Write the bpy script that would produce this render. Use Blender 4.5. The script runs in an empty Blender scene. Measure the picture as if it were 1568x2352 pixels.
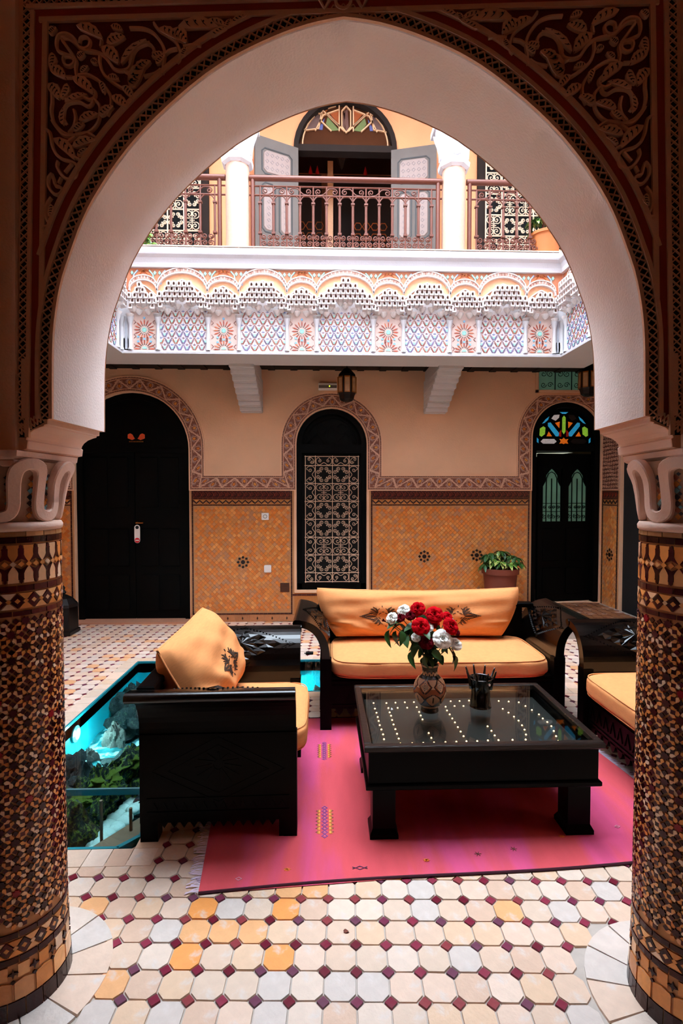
import bpy, math, random
from math import sin, cos, pi, radians, sqrt, hypot, atan2
random.seed(7)
C = bpy.context.scene.collection
SC = bpy.context.scene
# ------------------------------------------------------------------ camera, sky, exposure
cam = bpy.data.cameras.new('camera'); co = bpy.data.objects.new('camera', cam); C.objects.link(co)
cam.sensor_fit = 'VERTICAL'; cam.sensor_height = 36; cam.lens = 1220/2352*36; cam.clip_start = .02
co.location = (0, 0, 1.5); co.rotation_euler = (radians(90-1.83), 0, radians(-1.97)); SC.camera = co
W = bpy.data.worlds.new('world'); SC.world = W; W.use_nodes = True
bg = W.node_tree.nodes['Background']; bg.inputs[0].default_value = (.75, .87, 1, 1); bg.inputs[1].default_value = 19
SC.view_settings.view_transform = 'Standard'; SC.view_settings.look = 'None'; SC.view_settings.gamma = 1
SC.view_settings.use_curve_mapping = False; SC.view_settings.exposure = .15
SC.cycles.use_denoising = True; SC.cycles.max_bounces = 9; SC.cycles.diffuse_bounces = 6; SC.cycles.caustics_reflective = False
SC.cycles.caustics_refractive = False; SC.cycles.sample_clamp_indirect = 8

# ------------------------------------------------------------------ helpers
def lin(h):
    h = h.lstrip('#'); r = [int(h[i:i+2], 16)/255 for i in (0, 2, 4)]
    return tuple(c/12.92 if c <= .04045 else ((c+.055)/1.055)**2.4 for c in r)
MATS = {}
def mat(name, col='#808080', rough=.6, metal=0, var=0, vs=6, bump=0, bs=60, vcol=False, coat=0, emit=0, spec=.5, stretch=None, col2=None, c2s=3, c2t=(.45, .6)):
    m = bpy.data.materials.new(name); m.use_nodes = True; MATS[name] = m; nt = m.node_tree; N = nt.nodes; Lk = nt.links
    b = N['Principled BSDF']; c = lin(col) if isinstance(col, str) else col
    b.inputs['Roughness'].default_value = rough; b.inputs['Metallic'].default_value = metal
    b.inputs['Specular IOR Level'].default_value = spec
    if coat: b.inputs['Coat Weight'].default_value = coat; b.inputs['Coat Roughness'].default_value = .08
    tc = N.new('ShaderNodeTexCoord'); mp = N.new('ShaderNodeMapping'); Lk.new(tc.outputs['Object'], mp.inputs[0])
    if stretch: mp.inputs['Scale'].default_value = stretch
    if vcol:
        a = N.new('ShaderNodeAttribute'); a.attribute_name = 'Col'; src = a.outputs['Color']
    else:
        a = N.new('ShaderNodeRGB'); a.outputs[0].default_value = (*c, 1); src = a.outputs[0]
    if col2:
        n = N.new('ShaderNodeTexNoise'); n.inputs['Scale'].default_value = c2s; n.inputs['Detail'].default_value = 5; Lk.new(mp.outputs[0], n.inputs[0])
        r = N.new('ShaderNodeMapRange'); r.inputs[1].default_value = c2t[0]; r.inputs[2].default_value = c2t[1]; Lk.new(n.outputs[0], r.inputs[0])
        x = N.new('ShaderNodeMix'); x.data_type = 'RGBA'; Lk.new(r.outputs[0], x.inputs[0]); Lk.new(src, x.inputs[6]); x.inputs[7].default_value = (*lin(col2), 1); src = x.outputs[2]
    if var:
        n = N.new('ShaderNodeTexNoise'); n.inputs['Scale'].default_value = vs; n.inputs['Detail'].default_value = 6; Lk.new(mp.outputs[0], n.inputs[0])
        r = N.new('ShaderNodeMapRange'); r.inputs[1].default_value = .25; r.inputs[2].default_value = .75; r.inputs[3].default_value = 1-var; r.inputs[4].default_value = 1+var; Lk.new(n.outputs[0], r.inputs[0])
        x = N.new('ShaderNodeVectorMath'); x.operation = 'SCALE'; Lk.new(src, x.inputs[0]); Lk.new(r.outputs[0], x.inputs['Scale']); src = x.outputs[0]
    Lk.new(src, b.inputs['Base Color'])
    if emit: Lk.new(src, b.inputs['Emission Color']); b.inputs['Emission Strength'].default_value = emit
    if bump:
        n = N.new('ShaderNodeTexNoise'); n.inputs['Scale'].default_value = bs; n.inputs['Detail'].default_value = 4; Lk.new(mp.outputs[0], n.inputs[0])
        u = N.new('ShaderNodeBump'); u.inputs['Strength'].default_value = bump; u.inputs['Distance'].default_value = .01; Lk.new(n.outputs[0], u.inputs['Height']); Lk.new(u.outputs[0], b.inputs['Normal'])
    return m
def glassmat(name, tint=(.8, .95, .95), f=1.0, ior=1.5):
    m = bpy.data.materials.new(name); m.use_nodes = True; nt = m.node_tree; N = nt.nodes; Lk = nt.links; N.remove(N['Principled BSDF'])
    o = N['Material Output']; t = N.new('ShaderNodeBsdfTransparent'); t.inputs[0].default_value = (*tint, 1)
    g = N.new('ShaderNodeBsdfGlossy'); g.inputs['Roughness'].default_value = .01; fr = N.new('ShaderNodeFresnel'); fr.inputs[0].default_value = ior
    x = N.new('ShaderNodeMixShader'); s = N.new('ShaderNodeMath'); s.operation = 'MULTIPLY'; s.inputs[1].default_value = f
    ge = N.new('ShaderNodeNewGeometry'); r = N.new('ShaderNodeMapRange'); r.inputs[3].default_value = ior; r.inputs[4].default_value = 1/ior; Lk.new(ge.outputs['Backfacing'], r.inputs[0]); Lk.new(r.outputs[0], fr.inputs[0])
    Lk.new(fr.outputs[0], s.inputs[0]); Lk.new(s.outputs[0], x.inputs[0]); Lk.new(t.outputs[0], x.inputs[1]); Lk.new(g.outputs[0], x.inputs[2]); Lk.new(x.outputs[0], o.inputs[0])
    MATS[name] = m; return m
def link(name, me, parent=None, loc=None, rot=None):
    o = bpy.data.objects.new(name, me); C.objects.link(o)
    if parent: o.parent = parent
    if loc: o.location = loc
    if rot: o.rotation_euler = rot
    return o
def tag(o, label=None, cat=None, group=None, kind=None):
    if label: o['label'] = label
    if cat: o['category'] = cat
    if group: o['group'] = group
    if kind: o['kind'] = kind
    return o
def empty(name, loc=(0, 0, 0), rz=0, parent=None, **k):
    o = link(name, None, parent, loc, (0, 0, rz)); o.empty_display_size = .1; return tag(o, **k)
def xf(loc=(0, 0, 0), rz=0, s=1):
    c, n = cos(rz), sin(rz)
    return lambda p: (loc[0]+s*(p[0]*c-p[1]*n), loc[1]+s*(p[0]*n+p[1]*c), loc[2]+s*p[2])
class M:
    def __init__(s, T=None): s.v = []; s.f = []; s.c = []; s.T = T; s.any = False
    def add(s, vs, fs, c=None):
        b = len(s.v); s.v += [s.T(p) for p in vs] if s.T else vs
        for i, f in enumerate(fs): s.f.append(tuple(b+k for k in f)); s.c.append(c[i] if isinstance(c, list) else c)
        if c is not None: s.any = True
    def box(s, x0, x1, y0, y1, z0, z1, c=None, bev=0):
        if bev:
            b = bev; P = lambda x, y, z: (x, y, z); vs = []
            for z, i in ((z0, b), (z0+b, 0), (z1-b, 0), (z1, b)):
                j = b-i if i else b
                if i: vs += [(x0+b, y0+b, z), (x1-b, y0+b, z), (x1-b, y1-b, z), (x0+b, y1-b, z)]
                else: vs += [(x0, y0, z), (x1, y0, z), (x1, y1, z), (x0, y1, z)]
            fs = [(3, 2, 1, 0), (12, 13, 14, 15)]
            for r in range(3):
                for k in range(4): fs.append((r*4+k, r*4+(k+1) % 4, r*4+4+(k+1) % 4, r*4+4+k))
            s.add(vs, fs, c); return
        s.add([(x0, y0, z0), (x1, y0, z0), (x1, y1, z0), (x0, y1, z0), (x0, y0, z1), (x1, y0, z1), (x1, y1, z1), (x0, y1, z1)],
              [(3, 2, 1, 0), (4, 5, 6, 7), (0, 1, 5, 4), (1, 2, 6, 5), (2, 3, 7, 6), (3, 0, 4, 7)], c)
    def prism(s, pts, mp, h0, h1, c=None, inset=0, bottom=False):
        n = len(pts); cx = sum(p[0] for p in pts)/n; cy = sum(p[1] for p in pts)/n
        top = [(cx+(u-cx)*(1-inset), cy+(v-cy)*(1-inset)) for u, v in pts]
        vs = [mp(u, v, h0) for u, v in pts]+[mp(u, v, h1) for u, v in top]
        fs = [tuple(range(n, 2*n))]+[(k, (k+1) % n, n+(k+1) % n, n+k) for k in range(n)]
        if bottom: fs.append(tuple(range(n-1, -1, -1)))
        s.add(vs, fs, c)
    def tube(s, P, r, n=6, closed=False, c=None, caps=True, flat=None):
        m = len(P); vs = []
        up0 = flat or (0, 0, 1)
        for i in range(m):
            a = P[(i-1) % m] if (closed or i) else P[0]; b = P[(i+1) % m] if (closed or i < m-1) else P[-1]
            d = [b[k]-a[k] for k in range(3)]; L = sqrt(sum(x*x for x in d)) or 1; d = [x/L for x in d]
            u = up0 if abs(sum(d[k]*up0[k] for k in range(3))) < .95 else (1, 0, 0)
            x = [d[1]*u[2]-d[2]*u[1], d[2]*u[0]-d[0]*u[2], d[0]*u[1]-d[1]*u[0]]; L = sqrt(sum(q*q for q in x)) or 1; x = [q/L for q in x]
            y = [x[1]*d[2]-x[2]*d[1], x[2]*d[0]-x[0]*d[2], x[0]*d[1]-x[1]*d[0]]
            R = r[i] if isinstance(r, (list, tuple)) else r
            for k in range(n):
                t = 2*pi*k/n; vs.append(tuple(P[i][q]+R*(cos(t)*x[q]+sin(t)*y[q]) for q in range(3)))
        fs = []
        for i in range(m if closed else m-1):
            for k in range(n): j = (i+1) % m; fs.append((i*n+k, i*n+(k+1) % n, j*n+(k+1) % n, j*n+k))
        if caps and not closed: fs += [tuple(range(n-1, -1, -1)), tuple(range((m-1)*n, m*n))]
        s.add(vs, fs, c)
    def ribbon(s, P, w, mp, h0, h1, c=None, closed=False, round_=0):
        m = len(P); Lf = []; Rt = []
        for i in range(m):
            a = P[(i-1) % m] if (closed or i) else P[0]; b = P[(i+1) % m] if (closed or i < m-1) else P[-1]
            dx, dy = b[0]-a[0], b[1]-a[1]; L = hypot(dx, dy) or 1; ww = (w[i] if isinstance(w, (list, tuple)) else w)/2
            Lf.append((P[i][0]-dy/L*ww, P[i][1]+dx/L*ww)); Rt.append((P[i][0]+dy/L*ww, P[i][1]-dx/L*ww))
        vs = []; q = .22 if round_ else 0
        for i in range(m):
            l, r = Lf[i], Rt[i]; li = (l[0]+(r[0]-l[0])*q, l[1]+(r[1]-l[1])*q); ri = (r[0]+(l[0]-r[0])*q, r[1]+(l[1]-r[1])*q)
            vs += [mp(*l, h0), mp(*li, h1), mp(*ri, h1), mp(*r, h0)]
        fs = []
        for i in range(m if closed else m-1):
            j = (i+1) % m
            for k in range(3): fs.append((i*4+k, i*4+k+1, j*4+k+1, j*4+k))
        if not closed: fs += [(0, 1, 2, 3), (m*4-1, m*4-2, m*4-3, m*4-4)]
        s.add(vs, fs, c)
    def lathe(s, prof, n=24, o=(0, 0), c=None, cf=None, zo=0):
        m = len(prof); vs = [(o[0]+r*cos(2*pi*k/n), o[1]+r*sin(2*pi*k/n), zo+z) for r, z in prof for k in range(n)]
        fs = []; cs = []
        for i in range(m-1):
            for k in range(n):
                fs.append((i*n+k, i*n+(k+1) % n, (i+1)*n+(k+1) % n, (i+1)*n+k)); cs.append(cf(k/n, (prof[i][1]+prof[i+1][1])/2) if cf else c)
        s.add(vs, fs, cs if cf else c)
    def grid(s, fn, nu, nv, cu=False, c=None):
        vs = [fn(i/(nu if cu else nu-1), j/(nv-1)) for j in range(nv) for i in range(nu)]
        fs = [(j*nu+i, j*nu+(i+1) % nu, (j+1)*nu+(i+1) % nu, (j+1)*nu+i) for j in range(nv-1) for i in range(nu if cu else nu-1)]
        s.add(vs, fs, c)
    def mesh(s, name, m=None, smooth=False):
        me = bpy.data.meshes.new(name); me.from_pydata(s.v, [], s.f)
        if s.any:
            at = me.color_attributes.new('Col', 'FLOAT_COLOR', 'CORNER'); buf = []
            for f, c in zip(s.f, s.c):
                q = (*(c or (1, 1, 1))[:3], 1.); buf += q*len(f)
            at.data.foreach_set('color', buf)
        if smooth is True: me.polygons.foreach_set('use_smooth', [True]*len(me.polygons))
        elif smooth: me.shade_flat(); me.set_sharp_from_angle(angle=radians(smooth)) if False else smooth_angle(me, smooth)
        if m: me.materials.append(MATS[m] if isinstance(m, str) else m)
        return me
    def build(s, name, m, parent=None, smooth=False, loc=None, rot=None, **k):
        return tag(link(name, s.mesh(name, m, smooth), parent, loc, rot), **k)
def smooth_angle(me, a):
    me.polygons.foreach_set('use_smooth', [True]*len(me.polygons)); me.set_sharp_from_angle(angle=radians(a))
def jit(c, a=.1):
    k = 1+random.uniform(-a, a); return tuple(x*k for x in c)
def copytree(o, parent=None, loc=None, rz=None, **k):
    c = o.copy(); C.objects.link(c); c.parent = parent
    if loc: c.location = loc
    if rz is not None: c.rotation_euler = (0, 0, rz)
    for ch in list(o.children): copytree(ch, c)
    return tag(c, **k)
def smoothpath(P, n=4, closed=False):
    m = len(P); out = []
    g = lambda i: P[i % m] if closed else P[max(0, min(m-1, i))]
    for i in range(m if closed else m-1):
        a, b, c, d = g(i-1), g(i), g(i+1), g(i+2)
        for k in range(n):
            t = k/n; out.append(tuple(.5*((2*b[q])+(c[q]-a[q])*t+(2*a[q]-5*b[q]+4*c[q]-d[q])*t*t+(3*b[q]-a[q]-3*c[q]+d[q])*t**3) for q in range(len(b))))
    if not closed: out.append(tuple(P[-1]))
    return out
def spiral(cx, cy, r0, a0, turns, r1=.12, n=None, s=1):
    n = n or int(10*turns)+2
    return [(cx+(r0+(r0*r1-r0)*i/(n-1))*cos(a0+s*2*pi*turns*i/(n-1)), cy+(r0+(r0*r1-r0)*i/(n-1))*sin(a0+s*2*pi*turns*i/(n-1))) for i in range(n)]
# ------------------------------------------------------------------ materials
mat('plaster_white', '#d0ccce', .75, var=.04, vs=3, bump=.15, bs=90)
mat('arch_plaster', '#fbf0ea', .8, var=.05, vs=4, bump=.2, bs=140)
mat('front_plaster', '#dcae8c', .8, var=.06, vs=5, bump=.2, bs=120)
mat('carve_bg', '#6a2a1c', .8, var=.2, vs=20, bump=.3, bs=80)
mat('carve_red', '#a04022', .7, var=.08)
mat('carve_relief', '#e0b08c', .8, var=.08, vs=12, bump=.15, bs=90)
mat('black_void', '#050303', .9)
mat('room_plaster', '#b4835f', .8, var=.05, vs=2)
mat('back_plaster', '#f0c09a', .85, var=.07, vs=2.5, bump=.25, bs=50)
mat('peach', '#f39c6a', .85, var=.06, vs=2.5, bump=.15, bs=50)
mat('peach_band', '#f6c6a0', .8)
mat('vpaint', vcol=True, rough=.55, var=.08, vs=40)
mat('vtile', vcol=True, rough=.32, var=.1, vs=45, bump=.12, bs=60)
mat('vglaze', vcol=True, rough=.24, spec=.35, var=.08, vs=70, bump=.12, bs=70)
mat('vfloor', vcol=True, rough=.38, var=.07, vs=28, bump=.2, bs=90, col2='#cfc4bd', c2s=14, c2t=(.58, .72))
mat('grout', '#b5a99e', .85, var=.1, vs=30)
mat('grout_tan', '#c08a5c', .8, var=.1)
mat('capital_plaster', '#e9c9b6', .8, var=.05, bump=.15, bs=120)  # warm tint stands in for light bounced onto the capitals
mat('black_lacquer', '#040303', .2, var=.1, spec=.42, bump=.04, bs=20)
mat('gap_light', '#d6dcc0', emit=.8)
mat('black_wood', '#030202', .35, var=.1, spec=.06, coat=.0, bump=.05, bs=20)
mat('table_wood', '#241a16', .3, var=.5, vs=14, stretch=(1, 9, 9), spec=.3, bump=.2, bs=30)
mat('door_black', '#020202', .6, spec=.1, bump=.05, bs=30)
mat('grey_wood', '#6c615a', .75, spec=.2, var=.08, vs=8)
mat('dark_frame', '#2a1f1a', .8, spec=.15, var=.15)
mat('fabric', '#ea9d62', .9, var=.07, vs=35, stretch=(1, 1, 5), bump=.35, bs=350, spec=.15)
mat('thread', '#3a2416', .9)
mat('rust_iron', '#64301f', .42, metal=.15, var=.1)
mat('cream_iron', '#e8c4a4', .5)
mat('rug', '#d2525a', .95, var=.12, vs=3, stretch=(3, .6, 1), col2='#d2527c', c2s=1.4, c2t=(.5, .62), bump=.3, bs=300, spec=.1)
mat('rug_edge', '#3b1020', .95)
mat('fringe', '#e9d9ee', .9)
mat('leaf', '#2f5a26', .4, var=.35, vs=30)
mat('leaf_variegated', '#5c8a32', .4, var=.3, vs=50, col2='#d7d27a', c2s=18, c2t=(.5, .6))
mat('stem', '#3e5a2a', .5)
mat('red_petal', '#b80010', .85, spec=.08, var=.25, vs=40)
mat('dark_petal', '#5c000e', .85, spec=.08, var=.25, vs=40)
mat('white_petal', '#f3f2ea', .5, var=.05, vs=40)
mat('vase', vcol=True, rough=.22, coat=.3)
mat('black_ceramic', '#0a0807', .08, coat=.6)
mat('white_plastic', '#efe9e4', .35)
mat('terracotta', '#70301c', .7, var=.12)
mat('terracotta_up', '#b5652f', .7, var=.15)
mat('turquoise', '#18c2d2', .4, var=.08, vs=4)
mat('steel', '#6f9aa0', .3, metal=.6)
mat('rock', '#262b2d', .5, var=.85, vs=16, bump=1, bs=34, col2='#4a5040', c2s=6, c2t=(.58, .68))
mat('rim_teal', '#1a7f8c', .35)
mat('rock_mossy', '#181c14', .8, var=.6, vs=18, bump=1, bs=40, col2='#7d8020', c2s=7, c2t=(.5, .6))
mat('rock_grey', '#6a5f5a', .7, var=.3, vs=9, bump=.7, bs=25)
mat('moss', '#85881e', .9, var=.5, vs=30, bump=1, bs=70)
mat('pebble', '#e0dcd2', .55, var=.06)
mat('slab', '#a06a52', .6, var=.12, vs=20)
mat('water', '#2a6f74', .06, spec=.6, var=.6, vs=12, bump=.9, bs=16, col2='#b6dfe0', c2s=11, c2t=(.50, .60))  # pale patches paint glints and foam into the water colour
mat('brass', '#a3642a', .35, metal=.7, var=.2)
mat('lantern_metal', '#1a1310', .45, metal=.5)
mat('led', '#ffc48a', emit=6)
mat('fanlight_amber', '#4a2612', .7, var=.2, spec=.08)
mat('led_green', '#b8e030', emit=3)
mat('amber_glass', '#b98f62', .3, var=.3, vs=15)
mat('green_glow', '#66917a', .3, emit=.13, var=.15)  # panes glow on their own to stand for a lit room behind
for n_, c_ in (('glass_green', '#8fc63a'), ('glass_blue', '#2e9fd0'), ('glass_orange', '#e2701c'), ('glass_clear', '#b9b0ae'), ('glass_red', '#8c1a10')): mat(n_, c_, .2, emit=.4, var=.2, vs=60)  # emission imitates light coming through the stained panes
mat('tray', '#1f1a17', .5)
mat('sign_orange', '#e8562a', .4)
mat('sign_red', '#d21626', .4)
glassmat('pit_glass', (.80, .97, .98), .5)
glassmat('table_glass', (.92, .98, .97), .7, 1.5)
# ------------------------------------------------------------------ floor with pit
PITY0, PITY1, PY2 = 2.235, 4.80, 4.01
fl = M()
for b in ((-3.9, 4.2, -2.6, PITY0), (-3.9, -1.67, PITY0, PITY1), (-.80, 4.2, PITY0, PY2), (1.92, 4.2, PY2, PITY1), (-3.9, 4.2, PITY1, 6.6)):
    fl.box(b[0], b[1], b[2], b[3], -.1, -.007)
floor = fl.build('floor', 'grout', kind='structure')
# rounded right end of the pit: corner fills
ecx, ecy = 1.42, (PY2+PITY1)/2; ea, eb = .5, (PITY1-PY2)/2
for sy in (1, -1):
    m = M()
    for t in range(8):
        a, b = t*pi/16, (t+1)*pi/16
        m.prism([(ecx+ea*cos(a), ecy+sy*eb*sin(a)), (ecx+ea+.005, ecy+sy*eb*sin(a)), (ecx+ea+.005, ecy+sy*eb*sin(b)), (ecx+ea*cos(b), ecy+sy*eb*sin(b))], lambda u, v, h: (u, v, h), -.1, .001, c=lin('#d9c2b0'))
    m.build('border_slab', 'vfloor', floor)
GR = radians(-2.6); S = .1005; g0 = (-.002, 1.528)
gx = lambda i, j: (g0[0]+S*(i*cos(GR)-j*sin(GR)), g0[1]+S*(i*sin(GR)+j*cos(GR)))
AX = radians(3.8); AO = (.095, 1.45); AC = -.04
def aw(u, v, z=0): u += AC; return (AO[0]+u*cos(AX)+v*sin(AX), AO[1]-u*sin(AX)+v*cos(AX), z)
COLS = [aw(-1.03, .12), aw(1.03, .12)]
inpit = lambda x, y: (-1.67 < x < -.80 and PITY0 < y < PITY1) or (-1.67 < x < 1.9 and PY2 < y < PITY1)
RUGP = [(-.47, 1.965), (1.70, 2.11), (1.53, 3.55), (-.62, 3.50)]
def inpoly(x, y, P):
    r = False
    for i in range(len(P)):
        (a, b), (c, d) = P[i-1], P[i]
        if (b > y) != (d > y) and x < (c-a)*(y-b)/(d-b)+a: r = not r
    return r
octs = []; dias = []; k = .0245; e = .0022
OP = [(k, e), (S-k, e), (S-e, k), (S-e, S-k), (S-k, S-e), (k, S-e), (e, S-k), (e, k)]
for i in range(-45, 45):
    for j in range(-8, 60):
        x, y = gx(i+.5, j+.5)
        if not (-3.4 < x < 3.45 and .85 < y < 6.32): continue
        if any(hypot(x-c[0], y-c[1]) < .27 for c in COLS): continue
        if x > 2.45 and y > 5.7: continue
        if not any(inpit(x+dx*.05, y+dy*.05) for dx in (-1, 1) for dy in (-1, 1)): octs.append((hypot(x, y), i, j, x, y))
        x, y = gx(i, j)
        if any(hypot(x-c[0], y-c[1]) < .275 for c in COLS): continue
        if not any(inpit(x+dx*.1, y+dy*.1) for dx in (-1, 0, 1) for dy in (-1, 0, 1)): dias.append((hypot(x, y), i, j, x, y))
px = lambda x, y: 784+1220*(x*cos(radians(1.97))-y*sin(radians(1.97)))/max(.2, y*cos(radians(1.97))+x*sin(radians(1.97)))
seen = lambda t: 100 < px(t[3], t[4]) < 1520 and t[4] > 1.42 and not inpoly(t[3]-.0, t[4]-.04, RUGP)
octs.sort(key=lambda t: (not seen(t), t[0])); dias.sort(key=lambda t: (not seen(t), t[0]))
PAL = ['#dcbea8', '#d6b8a0', '#e0c6b2', '#d2b098', '#dac4b2', '#dab798', '#d4baa4', '#e2a671', '#ea9850', '#ccbeb4']
PALF = ['#e6c4ac', '#e0c4b2', '#e8d0c0', '#dcb89e', '#d8c2b4', '#e4a878', '#e6c6b0']  # far tiles coloured paler to make up for weaker light there
BUR = ['#7b2438', '#6a1c2c', '#8a3145', '#743048', '#8b3a3f', '#6c3c50']
def tilemesh(P, cx, cy, col, mt, h=.007, dz=0):
    m = M(); m.prism([(u-cx+random.uniform(-.0007, .0007), v-cy+random.uniform(-.0007, .0007)) for u, v in P], lambda u, v, hh: (u, v, hh), -.008, dz, c=col, inset=.02); return m.mesh('tile', mt)
OM = {c: [tilemesh(OP, S/2, S/2, lin(c), 'vfloor') for _ in range(3)] for c in PAL}
DD = .0195; DP = [(DD, 0), (0, DD), (-DD, 0), (0, -DD)]
DM = [tilemesh(DP, 0, 0, lin(c), 'vglaze') for c in BUR for _ in range(2)]
def octcol(x, y):
    warm = -.95 < x < .0 and 1.5 < y < 2.0
    return random.choice(PAL[7:9]+PAL[5:6]) if warm and random.random() < .33 else random.choice(PAL[:7]+PAL[9:]) if random.random() < .985 else PAL[7]
so = M(); sd = M()
for n_, t in enumerate(octs):
    c = octcol(t[3], t[4]); dz = random.uniform(-.0012, .0006)
    if n_ < 300: link('tile', random.choice(OM[c]), floor, (t[3], t[4], dz), (random.uniform(-.004, .004), random.uniform(-.004, .004), GR+random.choice((0, pi/2, pi))))
    else:
        so.T = xf((t[3], t[4], dz), GR); so.prism([(u-S/2, v-S/2) for u, v in OP], lambda u, v, h: (u, v, h), -.008, 0, c=jit(lin(random.choice(PALF if t[4] > 3 else PAL)), .06), inset=.02)
for n_, t in enumerate(dias):
    dz = random.uniform(-.001, .0006)
    if n_ < 300: link('tile_insert', random.choice(DM), floor, (t[3], t[4], dz), (0, 0, GR+random.uniform(-.06, .06)))
    else:
        sd.T = xf((t[3], t[4], dz), GR); sd.prism(DP, lambda u, v, h: (u, v, h), -.008, 0, c=jit(lin(random.choice(BUR)), .15), inset=.05)
so.build('tile_field', 'vfloor', floor, kind='stuff'); sd.build('tile_insert_field', 'vglaze', floor, kind='stuff')
# border tiles around the pit
def strip(x0, x1, y0, y1, n, along='x'):
    cuts = [0]+sorted((i+random.uniform(-.2, .2))/n for i in range(1, n))+[1]
    for a, b in zip(cuts, cuts[1:]):
        m = M(); q = .0015
        X = (x0+(x1-x0)*a+q, x0+(x1-x0)*b-q, y0, y1) if along == 'x' else (x0, x1, y0+(y1-y0)*a+q, y0+(y1-y0)*b-q)
        m.box(X[0], X[1], X[2], X[3], -.008, .0015, c=jit(lin(random.choice(PAL[:7]+PALF[:1])), .05)); m.build('border_tile', 'vfloor', floor)
strip(-1.78, -.70, PITY0-.105, PITY0, 11); strip(-1.78, -1.67, PITY0, PITY1+.1, 20, 'y'); strip(-.80, -.69, PITY0, PY2-.1, 14, 'y')
strip(-.80, 1.99, PY2-.105, PY2, 24); strip(-1.67, 1.99, PITY1, PITY1+.1, 30); strip(1.9, 2.0, PY2, PITY1, 7, 'y')
# stone ring round each column foot
for (cx, cy, _) in COLS:
    n = 13
    for i in range(n):
        a, b = 2*pi*i/n+.012, 2*pi*(i+1)/n-.012; m = M()
        for q in range(3):
            a1, b1 = a+(b-a)*q/3, a+(b-a)*(q+1)/3
            m.prism([(cx+.14*cos(a1), cy+.14*sin(a1)), (cx+.285*cos(a1), cy+.285*sin(a1)), (cx+.285*cos(b1), cy+.285*sin(b1)), (cx+.14*cos(b1), cy+.14*sin(b1))], lambda u, v, h: (u, v, h), -.008, .002, c=jit(lin(random.choice(['#d6c6ba', '#d9c7b8', '#cfc2b8', '#dcbfa9'])), .03) if q == 0 else m.c[0])
        m.build('ring_tile', 'vfloor', floor)
# ------------------------------------------------------------------ pit basin, glass
pit = M(); D = -.55
for b in ((-1.67, -.80, PITY0, PITY1), (-.80, 1.92, PY2, PITY1)): pit.box(b[0], b[1], b[2], b[3], D-.03, D)
w = .02
for b in ((-1.69, -1.67, PITY0-w, PITY1+w), (-1.67, 1.94, PITY1, PITY1+w), (1.92, 1.94, PY2-w, PITY1), (-.80, 1.92, PY2-w, PY2), (-.80, -.78, PITY0, PY2-w), (-1.67, -.78, PITY0-w, PITY0)): pit.box(b[0], b[1], b[2], b[3], D, -.008)
basin = pit.build('basin_wall', 'turquoise', floor)
fr = M(); q = .014
for b in ((-1.67, -1.67+q, PITY0, PITY1), (-1.67, 1.9, PITY1-q, PITY1), (-.80, 1.45, PY2, PY2+q), (-.80-q, -.80, PITY0+.08, PY2), (-1.67, -.87, PITY0, PITY0+q)): fr.box(b[0], b[1], b[2], b[3], -.014, .004)
fr.prism([(-.87, PITY0), (-.80, PITY0+.08), (-.815, PITY0+.09), (-.885, PITY0+.014)], lambda u, v, h: (u, v, h), -.03, .004)
fr.build('glass_rim', 'rim_teal', floor)
m = M()
P = [(ecx+ea*cos(t*pi/16-pi/2), ecy+eb*sin(t*pi/16-pi/2)) for t in range(17)]
m.ribbon([(x-.0, y) for x, y in P], .035, lambda u, v, h: (u, v, h), -.014, .005); m.build('glass_rim', 'rim_teal', floor)
for n_, b in enumerate(((-1.655, -.815, PITY0+.018, 2.70), (-1.655, -.815, 2.712, PY2+.02), (-1.655, -.1, PY2+.03, PITY1-.018), (-.088, 1.2, PY2+.018, PITY1-.018), (1.212, 1.9, PY2+.018, PITY1-.018))):
    m = M(); m.box(b[0], b[1], b[2], b[3], -.004, -.001); m.build('glass_pane', 'pit_glass', floor)
m = M(); m.box(-1.66, -.81, 2.70, 2.712, -.03, .002); m.build('glass_joint', 'steel', floor)
m = M()
for x_, y_ in ((-1.33, 2.62), (-1.10, 2.62), (-.93, 2.55), (-.9, 3.2), (-.2, 4.1), (.6, 4.1)): m.tube([(x_, y_, D), (x_, y_, -.01)], .008, 8)
m.build('glass_support_rod', 'slab', floor)
# water sheet
m = M(); m.grid(lambda a, b: (-1.67+.87*a, PITY0+2.56*b, -.46+.19*max(0, min(1, (b-.24)*6-(a-.3)*2))+.012*sin(a*17+b*9)+.008*sin(b*60+a*20)), 40, 110); m.grid(lambda a, b: (-.8+2.7*a, PY2+.79*b, -.43+.012*sin(a*37+b*9)), 50, 16)
m.build('pool_water', 'water', floor, smooth=True)
from mathutils import noise as NZ, Vector as NV
def rockmesh(n, seed, rough=.3, mt='rock', flat=1, nu=34, nv=22, boulder=True):
    r = random.Random(seed); ph = [r.uniform(0, 6.28) for _ in range(9)]; m = M()
    def f(a, b):
        t = 2*pi*a; p = pi*(b*.98+.01); d = 1+rough*(1.1*(NZ.fractal(NV((sin(p)*cos(t)*1.6+seed, sin(p)*sin(t)*1.6, cos(p)*1.6)), .8, 2.2, 5) if boulder else 0)+.5*sin(3*t+ph[0])*sin(2*p+ph[1])+.35*sin(5*t+ph[2]+3*p)+.3*sin(7*p+ph[3]+2*t)*sin(t*2+ph[4])+.2*sin(11*t+ph[5])*sin(9*p+ph[6]))
        return (d*sin(p)*cos(t), d*sin(p)*sin(t), d*flat*cos(p))
    m.grid(f, nu, nv, cu=True); return m.mesh(n, mt, smooth=(not boulder) or 28)
RK = [rockmesh('boulder', s_, .34, 'rock') for s_ in range(5)]+[rockmesh('boulder', 9, .3, 'rock_grey')]
def thing(name, me, loc, sc, label, cat, group=None, rot=(0, 0, 0)):
    o = link(name, me, None, loc, rot); o.scale = sc; return tag(o, label, cat, group)
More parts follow.
